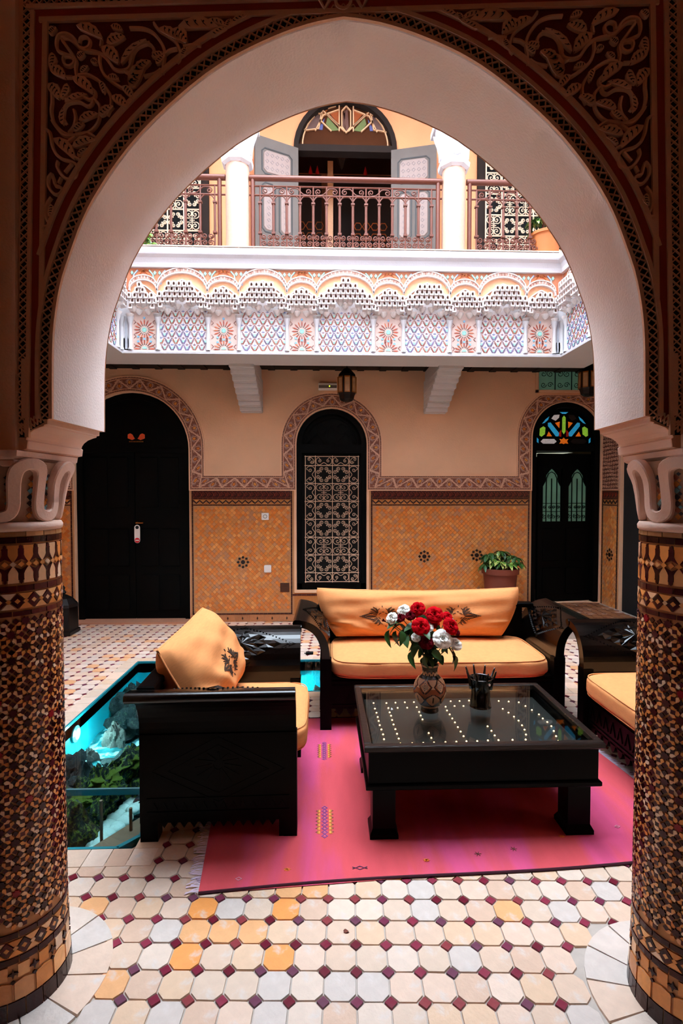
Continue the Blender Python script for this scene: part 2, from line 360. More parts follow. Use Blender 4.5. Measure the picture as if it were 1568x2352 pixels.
RM = [rockmesh('boulder', 20+s_, .42, 'rock_mossy') for s_ in range(3)]
RL = [((-1.50, 4.25, -.20), (.15, .22, .16), RK[0], 'tall dark craggy boulder under the glass floor, behind the armchair back'),
      ((-1.40, 3.98, -.22), (.14, .16, .14), RK[1], 'dark craggy boulder just nearer than the tallest one in the pit'),
      ((-1.47, 3.75, -.24), (.05, .07, .12), RK[5], 'pinkish grey leaning slab rock against the dark craggy boulder'),
      ((-1.55, 3.50, -.27), (.055, .06, .09), RK[5], 'small pinkish grey pointed rock by the turquoise pit wall'),
      ((-1.58, 3.25, -.22), (.10, .12, .13), RK[2], 'black craggy rock low against the turquoise pit wall'),
      ((-1.45, 3.22, -.27), (.11, .12, .12), RK[3], 'dark rock beside the black craggy one at the pit wall'),
      ((-1.52, 2.98, -.25), (.12, .14, .15), RK[4], 'dark brownish rock nearest the mosaic column'),
      ((-1.15, 3.85, -.28), (.16, .22, .11), RK[4], 'flat wet dark rock in the stream along the armchair back'),
      ((-1.30, 3.50, -.30), (.12, .14, .08), RK[1], 'low wet grey rock in the middle of the stream'),
      ((-1.20, 3.30, -.26), (.12, .16, .15), RM[0], 'mossy yellow green ledge rock farthest along the stream bank'),
      ((-1.31, 3.05, -.27), (.12, .15, .16), RM[1], 'mossy yellow green ledge rock in the middle of the stream bank'),
      ((-1.40, 2.80, -.28), (.14, .16, .17), RM[2], 'mossy yellow green ledge rock nearest the glass joint'),
      ((-1.50, 2.50, -.38), (.13, .16, .13), RM[1], 'black mossy rock in the near corner of the glass pit by the column'),
      ((-.98, 3.25, -.36), (.07, .18, .09), RK[3], 'narrow dark rock between pebbles and armchair side'),
      ((-.50, 4.45, -.30), (.26, .2, .2), RK[1], 'dark rock under the glass between armchair and sofa, deeper part'),
      ((-.08, 4.30, -.30), (.2, .2, .2), RK[2], 'dark rock under the glass showing beside the sofa front leg'),
      ((.6, 4.45, -.33), (.4, .2, .17), RK[3], 'long dark rock under the glass beneath the sofa'),
      ((1.55, 4.35, -.28), (.22, .2, .2), RM[0], 'green mossy rock at the rounded end of the glass pit')]
for loc, sc, me_, lb in RL: thing('boulder', me_, loc, sc, lb, 'rock', 'rocks in the glass covered pit', (0, 0, random.uniform(0, 6)))
for loc, sc, lb in (((-1.34, 2.80, -.13), (.09, .07, .03), 'yellow green moss clump on the ledge rock nearest the glass joint'), ((-1.26, 3.04, -.13), (.08, .08, .03), 'green moss clump on the middle ledge rock'), ((-1.16, 3.28, -.13), (.07, .09, .025), 'green moss clump on the farthest ledge rock')):
    thing('moss_clump', rockmesh('moss_clump', int(-loc[0]*100), .5, 'moss'), loc, sc, lb, 'moss')
PB = [rockmesh('pebble', 50+s_, .06, 'pebble', boulder=False) for s_ in range(4)]
n_ = 0
for i in range(34):
    t = (i//2)/16; x_ = -1.27+.17*t+(.07 if i % 2 else 0)+random.uniform(-.012, .012); y_ = 2.70+.75*t+random.uniform(-.015, .015)
    s_ = random.uniform(.030, .042); thing('pebble', PB[i % 4], (x_, y_, -.36+.02*(i % 2)), (s_*1.25, s_, s_*.8), 'smooth white pebble lying in the bed under the glass floor', 'pebble', 'white pebbles in the glass pit', (0, 0, random.uniform(0, 3)))
m = M(); m.prism([(-1.07, 2.245), (-.815, 2.245), (-.815, 2.66), (-.92, 2.66), (-1.07, 2.43)], lambda u, v, h: (u, v, h-.12), -.02, 0, inset=.02, bottom=True)
tag(m.build('stone_slab', 'slab'), 'reddish brown stone slab under the glass at the near pit corner', 'slab')
m = M(); m.box(-.875, -.825, 2.28, 2.6, -.55, -.14); m.build('slab_pier', 'slab', floor)
m = M(); m.box(-.9, -.2, 4.55, 4.78, -.16, -.13); tag(m.build('stone_slab', 'slab'), 'brown stone slab under the glass at the far pit wall', 'slab')
# pit lamps on the basin wall
def pitlamp(x, y, z, rz, lb):
    t = empty('pool_lamp', (x, y, z), rz, label=lb, cat='lamp'); m = M(); m.lathe([(0, 0), (.05, 0), (.055, .012), (.04, .02)], 20); o = m.build('housing', 'steel', t); o.rotation_euler = (0, pi/2, 0)
    m = M(); m.lathe([(0, .021), (.038, .021)], 20); o = m.build('lens', 'green_glow', t); o.rotation_euler = (0, pi/2, 0)
    l = bpy.data.lights.new('pool_light', 'POINT'); l.energy = 9; l.color = (.55, 1, 1); l.shadow_soft_size = .04; lo = bpy.data.objects.new('pool_light', l); C.objects.link(lo); lo.parent = t; lo.location = (.09, 0, 0)
pitlamp(-1.665, 3.57, -.10, 0, 'round pool lamp on the turquoise pit wall near the mosaic column')
pitlamp(-1.665, 4.30, -.2, 0, 'round pool lamp on the turquoise pit wall beyond the armchair')
pitlamp(1.2, PITY1-.005, -.2, -pi/2, 'round pool lamp on the far pit wall behind the sofa')
pitlamp(-.3, PITY1-.005, -.2, -pi/2, 'round pool lamp on the far pit wall behind the armchair')
# ------------------------------------------------------------------ arcade wall (near)
HP = [(.803, 1.71), (.80, 1.88), (.793, 1.976), (.776, 2.07), (.753, 2.141), (.70, 2.27), (.614, 2.40), (.508, 2.515), (.355, 2.637), (.21, 2.71), (.09, 2.75), (0, 2.765)]
HS = smoothpath(HP, 3)
ARCH = [(-u, z) for u, z in HS]+[(u, z) for u, z in HS[::-1]][1:]
PER = 2.06; T0 = 0; T1 = .30
def wall_arch(xc, m):
    for (a, za), (b, zb) in zip(ARCH, ARCH[1:]):
        a += xc; b += xc
        for v in (T0, T1): m.add([aw(a, v, za), aw(b, v, zb), aw(b, v, 3.85), aw(a, v, 3.85)], [(0, 1, 2, 3)])
front = M()
for xc in (-PER, 0, PER): wall_arch(xc, front)
for s in (-1, 1):
    for a, b in ((.803, PER-.803),):
        for v in (T0, T1): front.add([aw(s*a, v, 1.71), aw(s*b, v, 1.71), aw(s*b, v, 3.85), aw(s*a, v, 3.85)], [(0, 1, 2, 3)])
        front.add([aw(s*a, T0, 1.71), aw(s*b, T0, 1.71), aw(s*b, T1, 1.71), aw(s*a, T1, 1.71)], [(0, 1, 2, 3)])
    a, b = s*(PER+.803), s*4.3
    front.add([aw(a, v, z) for v in (T0, T1) for z in (0, 3.85)]+[aw(b, v, z) for v in (T0, T1) for z in (0, 3.85)], [(0, 1, 5, 4), (2, 3, 7, 6), (0, 2, 3, 1)])
wf = front.build('wall_front', 'front_plaster', kind='structure')
for xc in (-PER, 0, PER):
    m = M(); N = len(ARCH)
    vs = []
    for i, (u, z) in enumerate(ARCH):
        for v in (T0, T0+.006, .15, T1-.006, T1):
            e = .004 if v in (T0, T1) else 0
            uu = u+(-e if u < 0 else e); vs.append(aw(xc+uu, v, z+(e if abs(u) < .7 else 0)))
    m.add(vs, [(i*5+k, i*5+k+1, i*5+6+k, i*5+5+k) for i in range(N-1) for k in range(4)])
    m.build('intrados', 'arch_plaster', wf, smooth=35)
# relief on the front face (towards the camera: v<0)
wm = lambda u, v, h: aw(u, -h, v)
def offs(d, P=ARCH):
    out = []
    for i, (u, z) in enumerate(P):
        a = P[max(0, i-1)]; b = P[min(len(P)-1, i+1)]; dx, dy = b[0]-a[0], b[1]-a[1]; L = hypot(dx, dy); out.append((u-dy/L*d, z+dx/L*d))
    return out
fx = lambda z: -.026*(z-1.9)/.8
ZT = 2.775
def lattice(m, A, B, n):
    # A,B: matched polylines (inner, outer); n diamonds
    def at(P, t):
        k = t*(len(P)-1); i = min(int(k), len(P)-2); f = k-i; return (P[i][0]+(P[i+1][0]-P[i][0])*f, P[i][1]+(P[i+1][1]-P[i][1])*f)
    for i in range(n):
        for t0, t1 in ((i, i+.5), (i+.5, i+1)):
            fl_ = t0 == i
            a = at(A, t0/n) if fl_ else at(B, t0/n); b = at(B, t1/n) if fl_ else at(A, t1/n)
            c = at(B, t0/n) if fl_ else at(A, t0/n); d = at(A, t1/n) if fl_ else at(B, t1/n)
            m.ribbon([a, b], .0028, wm, .001, .006); m.ribbon([c, d], .0028, wm, .001, .0055)
def resample(P, n):
    L = [0]
    for a, b in zip(P, P[1:]): L.append(L[-1]+hypot(b[0]-a[0], b[1]-a[1]))
    out = []; j = 0
    for i in range(n+1):
        t = L[-1]*i/n
        while j < len(L)-2 and L[j+1] < t: j += 1
        f = (t-L[j])/((L[j+1]-L[j]) or 1); out.append((P[j][0]+(P[j+1][0]-P[j][0])*f, P[j][1]+(P[j+1][1]-P[j][1])*f))
    return out
dec = []
# dark grounds
m = M(); m.ribbon(offs(.023), .026, wm, -.001, .001); o = m.build('lattice_ground', 'black_void', wf); dec.append(o)
m = M()
for s in (-1, 1): m.ribbon([(s*(.884+fx(z)), z) for z in (1.66, 1.9, 2.3, ZT+.075)], .024, wm, -.001, .001)
m.ribbon([(-.86, ZT+.062), (.86, ZT+.062)], .026, wm, -.001, .001)
m.ribbon([(-.905, 1.675), (-.835, 1.713)], .026, wm, -.001, .0012); m.ribbon([(.905, 1.675), (.835, 1.713)], .026, wm, -.001, .0012)
dec.append(m.build('lattice_ground', 'black_void', wf))
RA = resample(ARCH, 120)
m = M(); lattice(m, offs(.010, RA), offs(.036, RA), 66)
for s in (-1, 1):
    L = [(1.68+(ZT+.07-1.68)*i/30) for i in range(31)]
    lattice(m, [(s*(.872+fx(z)), z) for z in L], [(s*(.896+fx(z)), z) for z in L], 27)
lattice(m, [(-.86+1.72*i/30, ZT+.049) for i in range(31)], [(-.86+1.72*i/30, ZT+.075) for i in range(31)], 42)
for s in (-1, 1): lattice(m, [(s*.828, 1.705), (s*.90, 1.662)], [(s*.838, 1.728), (s*.91, 1.69)], 4)
dec.append(m.build('lattice', 'carve_relief', wf, kind='stuff'))
# frame rails
rl = M(); red = M(); clipz = ZT+.012
def seg(P, f):
    out = []; cur = []
    for p in P:
        if f(p): cur.append(p)
        elif cur: out.append(cur); cur = []
    if cur: out.append(cur)
    return [c for c in out if len(c) > 1]
zA = resample(ARCH, 90)
for d, wd, tgt, hh in ((.005, .010, rl, .008), (.042, .011, rl, .009), (.060, .024, red, .003), (.079, .013, rl, .009)):
    for P in seg(offs(d, zA), lambda p: p[1] < clipz and (abs(p[0]) < .842+fx(p[1]) or p[1] < 1.9)): tgt.ribbon(P, wd, wm, -.001, hh)
for s in (-1, 1):
    F = lambda x, z0: [(s*(x+fx(z)), z) for z in (z0, 1.9, 2.3, ZT+.03)]
    rl.ribbon([(s*(.832+fx(z)), z) for z in (2.02, 2.3, ZT)], .014, wm, -.001, .0085); red.ribbon(F(.851, 1.70), .022, wm, -.001, .003); rl.ribbon(F(.867, 1.66), .011, wm, -.001, .009)
    rl.ribbon([(s*(.905+fx(z)*.6), z) for z in (1.62, 2.3, 3.3)], .018, wm, -.001, .012, round_=1); 
rl.ribbon([(-.82, ZT+.006), (.82, ZT+.006)], .013, wm, -.001, .0085); red.ribbon([(-.835, ZT+.024), (.835, ZT+.024)], .022, wm, -.001, .0032); rl.ribbon([(-.855, ZT+.041), (.855, ZT+.041)], .011, wm, -.001, .009)
rl.ribbon([(-.885, ZT+.082), (.885, ZT+.082)], .012, wm, -.001, .009)
# knot ornament over the apex
rl.ribbon([(.02*cos(t*.4), ZT+.03+.02*sin(t*.4)) for t in range(16)], .008, wm, 0, .011, closed=True)
for s in (-1, 1): rl.ribbon([(s*.026, ZT+.052), (s*.05, ZT+.01), (s*.07, ZT+.052)], .008, wm, 0, .011)
dec.append(rl.build('frame_rail', 'front_plaster', wf)); dec.append(red.build('painted_band', 'carve_red', wf))
# spandrel ground + vines
m = M(); OF = offs(.086, zA)
for P in seg(OF, lambda p: p[1] > 1.95 and p[1] < ZT+.1 and abs(p[0]) < .84):
    for (a, za), (b, zb) in zip(P, P[1:]):
        if min(za, zb) < ZT: m.add([wm(a, min(za, ZT), .0008), wm(b, min(zb, ZT), .0008), wm(b, ZT, .0008), wm(a, ZT, .0008)], [(0, 1, 2, 3)])
for s in (-1, 1):
    m.add([wm(s*(.83+fx(2.0)), 2.0, .0008), wm(s*.838, 2.0, .0008), wm(s*(.826+fx(ZT)), ZT, .0008), wm(s*.78, ZT, .0008)], [(0, 1, 2, 3)])
dec.append(m.build('spandrel_ground', 'carve_bg', wf))
VINES=[[(-0.6878,2.6976),(-0.6605,2.6914),(-0.6424,2.6811),(-0.6289,2.6632),(-0.6199,2.6498),(-0.6063,2.6429),(-0.5904,2.6425),(-0.5766,2.6487),(-0.5695,2.6683),(-0.5647,2.6857),(-0.5532,2.7007),(-0.5349,2.709),(-0.5189,2.7129)],[(-0.6605,2.6914),(-0.6925,2.6956),(-0.7106,2.7048),(-0.7195,2.7204),(-0.7285,2.7338),(-0.7467,2.743),(-0.7674,2.7392),(-0.7746,2.7196),(-0.7704,2.6998),(-0.7476,2.6882),(-0.7271,2.6811),(-0.7204,2.6677),(-0.723,2.6502),(-0.7188,2.6259),(-0.7053,2.6101),(-0.687,2.6031),(-0.6712,2.5895),(-0.6714,2.5741),(-0.6853,2.5678),(-0.7035,2.577)],[(-0.7105,2.7136),(-0.708,2.7288),(-0.6942,2.7329),(-0.6829,2.7238),(-0.6854,2.7085),(-0.6969,2.7022),(-0.7083,2.7047)],[(-0.757,2.673),(-0.7546,2.6818),(-0.7431,2.6837),(-0.7294,2.6789),(-0.7273,2.6657),(-0.7389,2.6572),(-0.7526,2.6619),(-0.757,2.673)],[(-0.7606,2.7324),(-0.7377,2.7296),(-0.7151,2.7093)],[(-0.7606,2.7302),(-0.745,2.7079),(-0.727,2.6833)],[(-0.7164,2.6324),(-0.6911,2.634),(-0.6706,2.6247),(-0.6548,2.6133),(-0.639,2.5953),(-0.6279,2.5731),(-0.6282,2.5466),(-0.6377,2.5248)],[(-0.6738,2.5697),(-0.6602,2.554),(-0.6582,2.5341),(-0.6632,2.5077),(-0.6819,2.4859),(-0.7097,2.4755),(-0.7419,2.4761),(-0.7648,2.4877),(-0.7852,2.5103),(-0.7916,2.5371),(-0.7888,2.5658),(-0.7906,2.5945),(-0.7972,2.6101)],[(-0.7507,2.5051),(-0.7596,2.5231),(-0.7546,2.5473),(-0.7405,2.5602),(-0.7129,2.5618),(-0.6901,2.5502),(-0.6785,2.5566),(-0.6761,2.5676)],[(-0.7293,2.5423),(-0.7251,2.5201),(-0.73,2.4981),(-0.7441,2.4806)],[(-0.6561,2.6815),(-0.6564,2.6617),(-0.6476,2.6373),(-0.6273,2.6171),(-0.6046,2.6011),(-0.5842,2.5896),(-0.573,2.5762),(-0.5709,2.5607)],[(-0.7486,2.6288),(-0.7302,2.6284)],[(-0.5904,2.6425),(-0.5655,2.6287)],[(-0.6534,2.7055),(-0.6509,2.723)],[(-0.7495,2.5715),(-0.7497,2.5604)],[(-0.5732,2.7523),(-0.5369,2.7502),(-0.5104,2.739),(-0.4913,2.7176),(-0.4818,2.6964),(-0.4796,2.68),(-0.4835,2.6544),(-0.485,2.6288)],[(-0.5744,2.6591),(-0.5693,2.6776),(-0.5594,2.696),(-0.5447,2.7073),(-0.5276,2.7115),(-0.5132,2.7042),(-0.5085,2.6901),(-0.511,2.6831)],[(-0.536,2.6254),(-0.5068,2.6317),(-0.4897,2.6429)],[(-0.4771,2.6823),(-0.4649,2.6913),(-0.4456,2.6954)],[(-0.5077,2.7645),(-0.4934,2.7455),(-0.467,2.7285),(-0.4478,2.7118),(-0.4384,2.6882),(-0.4386,2.6673),(-0.4459,2.6582)],[(-0.4286,2.6996),(-0.4045,2.7036),(-0.3804,2.7007)],[(-0.7904,2.5151),(-0.7792,2.4983),(-0.7609,2.4772),(-0.7409,2.4726),(-0.7121,2.4776),(-0.6906,2.4799),(-0.6694,2.467)],[(-0.811,2.4921),(-0.7995,2.4877),(-0.7941,2.4696),(-0.7902,2.446),(-0.7805,2.4265),(-0.762,2.4122),(-0.742,2.4063),(-0.7278,2.3991),(-0.7222,2.3852),(-0.7283,2.3645),(-0.7457,2.3579),(-0.7642,2.3679),(-0.7782,2.3904),(-0.7751,2.407)],[(-0.7586,2.4426),(-0.744,2.4589),(-0.7266,2.471)],[(-0.7364,2.3993),(-0.7569,2.3761)],[(-0.7929,2.374),(-0.8032,2.3603),(-0.8022,2.3381),(-0.7895,2.3212),(-0.7751,2.3181),(-0.7649,2.3291),(-0.7719,2.3389),(-0.7834,2.3419),(-0.7888,2.3601),(-0.7943,2.3741)],[(-0.7746,2.3473),(-0.7672,2.3624)],[(-0.7955,2.3101),(-0.8073,2.2936),(-0.812,2.2728),(-0.8095,2.2518),(-0.8011,2.2377)],[(-0.8216,2.2241),(-0.8171,2.2324),(-0.8055,2.2322)],[(-0.8216,2.2241),(-0.816,2.2114)],[(-0.7303,2.4172),(-0.7147,2.4085),(-0.7149,2.3947)]]
LEAVES=[((-0.7166,2.7608),(-0.6463,2.725),0.0216),((-0.6351,2.7116),(-0.5847,2.7278),0.025),((-0.6489,2.7032),(-0.6039,2.6582),0.0273),((-0.597,2.658),(-0.5279,2.7197),0.0136),((-0.5705,2.5937),(-0.5286,2.6629),0.0318),((-0.7843,2.6913),(-0.7919,2.6519),0.0182),((-0.7919,2.6519),(-0.7487,2.6244),0.0227),((-0.7302,2.6262),(-0.6736,2.5807),0.0227),((-0.7972,2.6101),(-0.768,2.5697),0.025),((-0.7443,2.6089),(-0.7634,2.5718),0.0182),((-0.7497,2.5604),(-0.6897,2.5789),0.0136),((-0.7599,2.5009),(-0.7522,2.5494),0.0125),((-0.7137,2.511),(-0.6606,2.5275),0.0171),((-0.6584,2.523),(-0.6191,2.5464),0.0182),((-0.728,2.4825),(-0.7,2.504),0.0159),((-0.6233,2.573),(-0.5825,2.5434),0.0205),((-0.634,2.6238),(-0.6021,2.6165),0.0136),((-0.6791,2.6689),(-0.661,2.6596),0.0136),((-0.7071,2.6366),(-0.6862,2.6537),0.0125),((-0.6548,2.6133),(-0.6461,2.5801),0.0136),((-0.5932,2.5987),(-0.5685,2.5673),0.0182),((-0.7926,2.7421),(-0.7717,2.7569),0.0159),((-0.7157,2.6764),(-0.6949,2.6868),0.0159),((-0.623,2.7572),(-0.5913,2.7432),0.0136),((-0.4909,2.7478),(-0.4381,2.7138),0.0194),((-0.4547,2.7445),(-0.4189,2.7063),0.0279),((-0.4313,2.6741),(-0.4166,2.6947),0.0133),((-0.4402,2.751),(-0.332,2.7458),0.0267),((-0.3606,2.7651),(-0.308,2.7451),0.0121),((-0.3513,2.7231),(-0.3104,2.7429),0.0121),((-0.3104,2.7452),(-0.2982,2.7657),0.0109),((-0.2983,2.7541),(-0.2575,2.7738),0.0109),((-0.5135,2.6739),(-0.4772,2.6799),0.0121),((-0.5016,2.6549),(-0.4772,2.6753),0.0146),((-0.5601,2.6353),(-0.5161,2.6623),0.0218),((-0.5752,2.5982),(-0.5432,2.6255),0.0267),((-0.7841,2.4653),(-0.7276,2.4088),0.0241),((-0.7328,2.4435),(-0.6695,2.4587),0.0212),((-0.7203,2.4183),(-0.6899,2.4371),0.0085),((-0.7944,2.2906),(-0.8022,2.2587),0.0141)]

def leafshape(m, dots, a, b, w, s):
    dx, dy = b[0]-a[0], b[1]-a[1]; L = hypot(dx, dy); nx, ny = -dy/L, dx/L; n = 8; up = []; lo = []
    for i in range(n+1):
        t = i/n; q = w*.5*(sin(pi*t**.8)**.75)+.0008; bend = .10*L*sin(pi*t); ser = 1+.16*(i % 2)
        up.append((s*(a[0]+dx*t+nx*(bend+q*ser)), a[1]+dy*t+ny*(bend+q*ser))); lo.append((s*(a[0]+dx*t+nx*(bend-q)), a[1]+dy*t+ny*(bend-q)))
    vs = [wm(*p, .001) for p in up]+[wm(*p, .001) for p in lo]; vs += [wm(*p, .0105) for p in up]+[wm(*p, .0105) for p in lo]; k = n+1; fs = []
    for i in range(n):
        fs += [(2*k+i, 2*k+i+1, 3*k+i+1, 3*k+i), (i, i+1, 2*k+i+1, 2*k+i), (k+i, k+i+1, 3*k+i+1, 3*k+i)]
    m.add(vs, fs)
    for i in range(1, 5):
        t = i/5+.02; bend = .10*L*sin(pi*t); c = (s*(a[0]+dx*t+nx*(bend+w*.13)), a[1]+dy*t+ny*(bend+w*.13)); r = min(.0028, w*.09)
        dots.prism([(c[0]+r*cos(q*pi/3), c[1]+r*sin(q*pi/3)) for q in range(6)], wm, .0105, .0109)
        p = [(s*(a[0]+dx*(t+.08)+nx*(bend-w*.30)), a[1]+dy*(t+.08)+ny*(bend-w*.30)), (s*(a[0]+dx*t+nx*(bend-w*.05)), a[1]+dy*t+ny*(bend-w*.05)), (s*(a[0]+dx*(t-.06)+nx*(bend+w*.28)), a[1]+dy*(t-.06)+ny*(bend+w*.28))]
        if i < 4: dots.ribbon(p, [.0006, .0022, .0006], wm, .0104, .0109)
for s in (1, -1):
    m = M(); dots = M()
    for v in VINES: m.ribbon([(s*p[0], p[1]) for p in smoothpath(v, 4)], .0088, wm, .001, .0095, round_=1)
    for a, b, w in LEAVES: leafshape(m, dots, a, b, w*1.05, s)
    a_ = m.build('arabesque_vine', 'carve_relief', wf); dots.build('notch_shade', 'black_void', a_); dec.append(a_)  # raised black marks paint the shade of holes in the carving
for o in list(dec):      # the arcade repeats beyond the columns
    for s in (-1, 1):
        c = o.copy(); C.objects.link(c); c.parent = wf; c.location = (s*PER*cos(AX), -s*PER*sin(AX), 0)
        for ch in o.children: d = ch.copy(); C.objects.link(d); d.parent = c
# ------------------------------------------------------------------ columns
R0 = .149
def zell_band(mm, cx, cy, z0, z1, n, c, h=.004, gap=.003):
    for i in range(n):
        a = 2*pi*i/n; P = [(a+gap/R0/2, z0), (a+2*pi/n-gap/R0/2, z0), (a+2*pi/n-gap/R0/2, z1), (a+gap/R0/2, z1)]
        mid = a+pi/n; P = [P[0], (mid, z0), P[1], P[2], (mid, z1), P[3]]
        mm.prism(P, mp_col(cx, cy), 0, h, c=jit(lin(c), .25))
def rad(z): return R0+.010*max(0, (.3-z)/.3)**1.5+.002*max(0, (.75-z))
def mp_col(cx, cy): return lambda u, v, h: (cx+(rad(v)+h)*cos(u), cy+(rad(v)+h)*sin(u), v)
TAN = ['#ea9c50', '#f0b070', '#dc8c44', '#efbf90', '#e6a468', '#d48844', '#ecccac']
DRK = ['#3c0d10', '#300a0c', '#4a1216', '#421016', '#380c10', '#521820']
def build_column(idx, cx, cy, lb):
    t = empty('column', (0, 0, 0), label=lb, cat='column', group=None); mp = mp_col(cx, cy)
    sh = M(); sh.lathe([(rad(z_/40*1.395)-.0005, z_/40*1.395) for z_ in range(41)], 64, (cx, cy)); sh.build('shaft', 'grout_tan', t, smooth=True)
    st = M(); a_ = 2*pi/13; va = .0745; fld0, fld1 = .255, 1.155; k = 1/R0
    camdir = atan2(-cy, -cx)
    stars = []; dk = M(); tn = M()
    nrow = int((fld1-fld0)/va*2)+1
    for row in range(nrow):
        z = fld0+.03+row*va/2
        if z > fld1-.01: break
        for i in range(13):
            u = a_*(i+(.5 if row % 2 else 0)); uu = a_
            stars.append((abs((u-camdir+pi) % (2*pi)-pi), u, z))
            for dx, dy, rot in ((.335, 0, 0), (-.335, 0, 0), (0, .335, 0), (0, -.335, 0), (.25, .25, 45), (.25, -.25, 45)):
                zc = z+dy*va
                if not fld0+.008 < zc < fld1-.006: continue
                r = .0080; R = radians(rot+random.uniform(-8, 8)); r = .0088
                dk.prism([(u+dx*uu+r*cos(R+q*pi/2)*k, zc+r*sin(R+q*pi/2)) for q in range(4)], mp, 0, .0042+random.uniform(0, .0008), c=jit(lin(random.choice(DRK)), .25), inset=.05)
            for q in range(8):
                A = radians(22.5+45*q); ca, sa = cos(A), sin(A); rc = .27*va; hl, hw = .115*va, .082*va; zc = z+rc*sa
                if not fld0+.006 < zc < fld1-.006: continue
                P = [(-hl, 0), (-hl*.35, -hw), (hl*.5, -hw*.9), (hl*1.1, 0), (hl*.5, hw*.9), (-hl*.35, hw)]
                tn.prism([(u+((rc+x)*ca-y*sa)*k, z+(rc+x)*sa+y*ca) for x, y in P], mp, 0, .0036+random.uniform(0, .001), c=jit(lin(random.choice(TAN)), .12), inset=.05)
    stars.sort(); SMm = {}
    for n_, (_, u, z) in enumerate(stars):
        col = DRK[n_ % 6] if random.random() < .93 else '#8c1620'
        P = [((.0125 if q % 2 == 0 else .0088)*cos(q*pi/8+.2)*k, (.0125 if q % 2 == 0 else .0088)*sin(q*pi/8+.2)) for q in range(16)]
        if n_ < 215:
            m = M(); m.prism([(u+x, z+y) for x, y in P], mp, 0, .0048, c=jit(lin(col), .2), inset=.04); m.build('star_tile', 'vglaze', t)
        else: dk.prism([(u+x, z+y) for x, y in P], mp, 0, .0048, c=lin(col), inset=.04)
    # bands, top to bottom
    for z0, z1, n, c in ((1.383, 1.396, 18, '#b98a5e'), (1.364, 1.381, 22, DRK[1]), (1.226, 1.243, 22, DRK[2]), (1.157, 1.170, 20, DRK[2]), (.232, .248, 20, DRK[0]), (.160, .177, 20, DRK[0]), (.0, .052, 22, DRK[1])):
        zell_band(dk if c != '#b98a5e' else tn, cx, cy, z0, z1, n, c)
    # merlon band: spire shapes up and down
    SP = [(-.0185, 0), (-.010, .014), (-.0068, .022), (-.0068, .036), (-.0085, .038), (-.004, .041), (-.004, .046), (0, .051), (.004, .046), (.004, .041), (.0085, .038), (.0068, .036), (.0068, .022), (.010, .014), (.0185, 0), (0, .010)]
    n = 24
    for i in range(n):
        u = 2*pi*i/n
        dk.prism([(u+x*k, 1.309+y) for x, y in SP], mp, 0, .0046, c=jit(lin(random.choice(DRK)), .2), inset=.02); dk.prism([(u+x*k, 1.299-y) for x, y in SP], mp, 0, .0046, c=jit(lin(random.choice(DRK)), .2), inset=.02)
        for du in (0, .5):
            uu = u+2*pi/n*du; r = .0085; tn.prism([(uu+r*cos(q*pi/2)*k, 1.304+r*sin(q*pi/2)) for q in range(4)], mp, 0, .0050, c=jit(lin(random.choice(TAN)), .15), inset=.05)
        for z0, sg in ((1.325, 1), (1.283, -1)):
            uu = u+pi/n; tn.prism([(uu+x*k, z0+sg*y) for x, y in ((-.0095, -.008), (-.0125, .004), (-.012, .016), (-.014, .033), (.014, .033), (.012, .016), (.0125, .004), (.0095, -.008), (0, -.018))], mp, 0, .004, c=jit(lin(random.choice(TAN)), .15), inset=.03)
    for zc, s_ in ((1.199, 1), (.204, 1)):
        n = 22
        for i in range(n):
            u = 2*pi*i/n
            for sg in (1, -1):
                P = [(-.0165, .002), (0, .0205), (.0165, .002), (.0095, -.003), (0, .0065), (-.0095, -.003)]
                dk.prism([(u+x*k, zc+sg*(y+.001)) for x, y in P], mp, 0, .0045, c=jit(lin(random.choice(DRK)), .2), inset=.02)
                tn.prism([(u+(x+.0212)*k, zc+sg*y) for x, y in ((-.004, .006), (-.018, .022), (.018, .022), (.004, .006))], mp, 0, .0040, c=jit(lin(random.choice(TAN)), .15), inset=.02)
            for du in (0, .5): uu = u+2*pi/n*du; r = .0075; tn.prism([(uu+r*cos(q*pi/2)*k, zc+r*sin(q*pi/2)) for q in range(4)], mp, 0, .0048, c=jit(lin(random.choice(TAN)), .15), inset=.04)
    n = 18
    for i in range(n):
        u = 2*pi*i/n
        tn.prism([(u+.003*k, .056), (u+.025*k, .056), (u+2*pi/n-.003*k, .056), (u+2*pi/n-.003*k, .105), (u+.025*k, .112), (u+.003*k, .105)], mp, 0, .0038, c=jit(lin(random.choice(TAN)), .12), inset=.01)
        tn.prism([(u+.012*k, .118), (u+.04*k, .118), (u+.04*k, .155), (u+.012*k, .155)], mp, 0, .0036, c=jit(lin(random.choice(TAN)), .12), inset=.02)
        dk.prism([(u+(.014 if q % 2 == 0 else .005)*cos(q*pi/4)*k, .132+(.014 if q % 2 == 0 else .005)*sin(q*pi/4)) for q in range(8)], mp, 0, .0048, c=lin(DRK[1]), inset=.03)
        r = .006; dk.prism([(u+r*cos(q*pi/2)*k, .108+r*sin(q*pi/2)) for q in range(4)], mp, 0, .0048, c=lin(DRK[1]), inset=.05)
    dk.build('dark_zellige_tile', 'vglaze', t, kind='stuff'); tn.build('tan_zellige_tile', 'vtile', t, kind='stuff')
    # capital
    m = M(); m.lathe([(R0-.01, 1.395), (R0+.002, 1.396), (R0+.008, 1.401), (R0+.009, 1.412), (R0+.004, 1.421), (R0-.02, 1.423)], 64, (cx, cy)); m.build('astragal', 'capital_plaster', t, smooth=True)
    # core with small painted tiles, strapwork loops
    sq = lambda a, r, q: ((r/(abs(cos(a))**q+abs(sin(a))**q)**(1/q)))
    def body(z):    # radius/squareness along height
        f = max(0, min(1, (z-1.42)/.17)); return .133+.008*f+.012*max(0, f-.7)/.3, 2+1.6*f
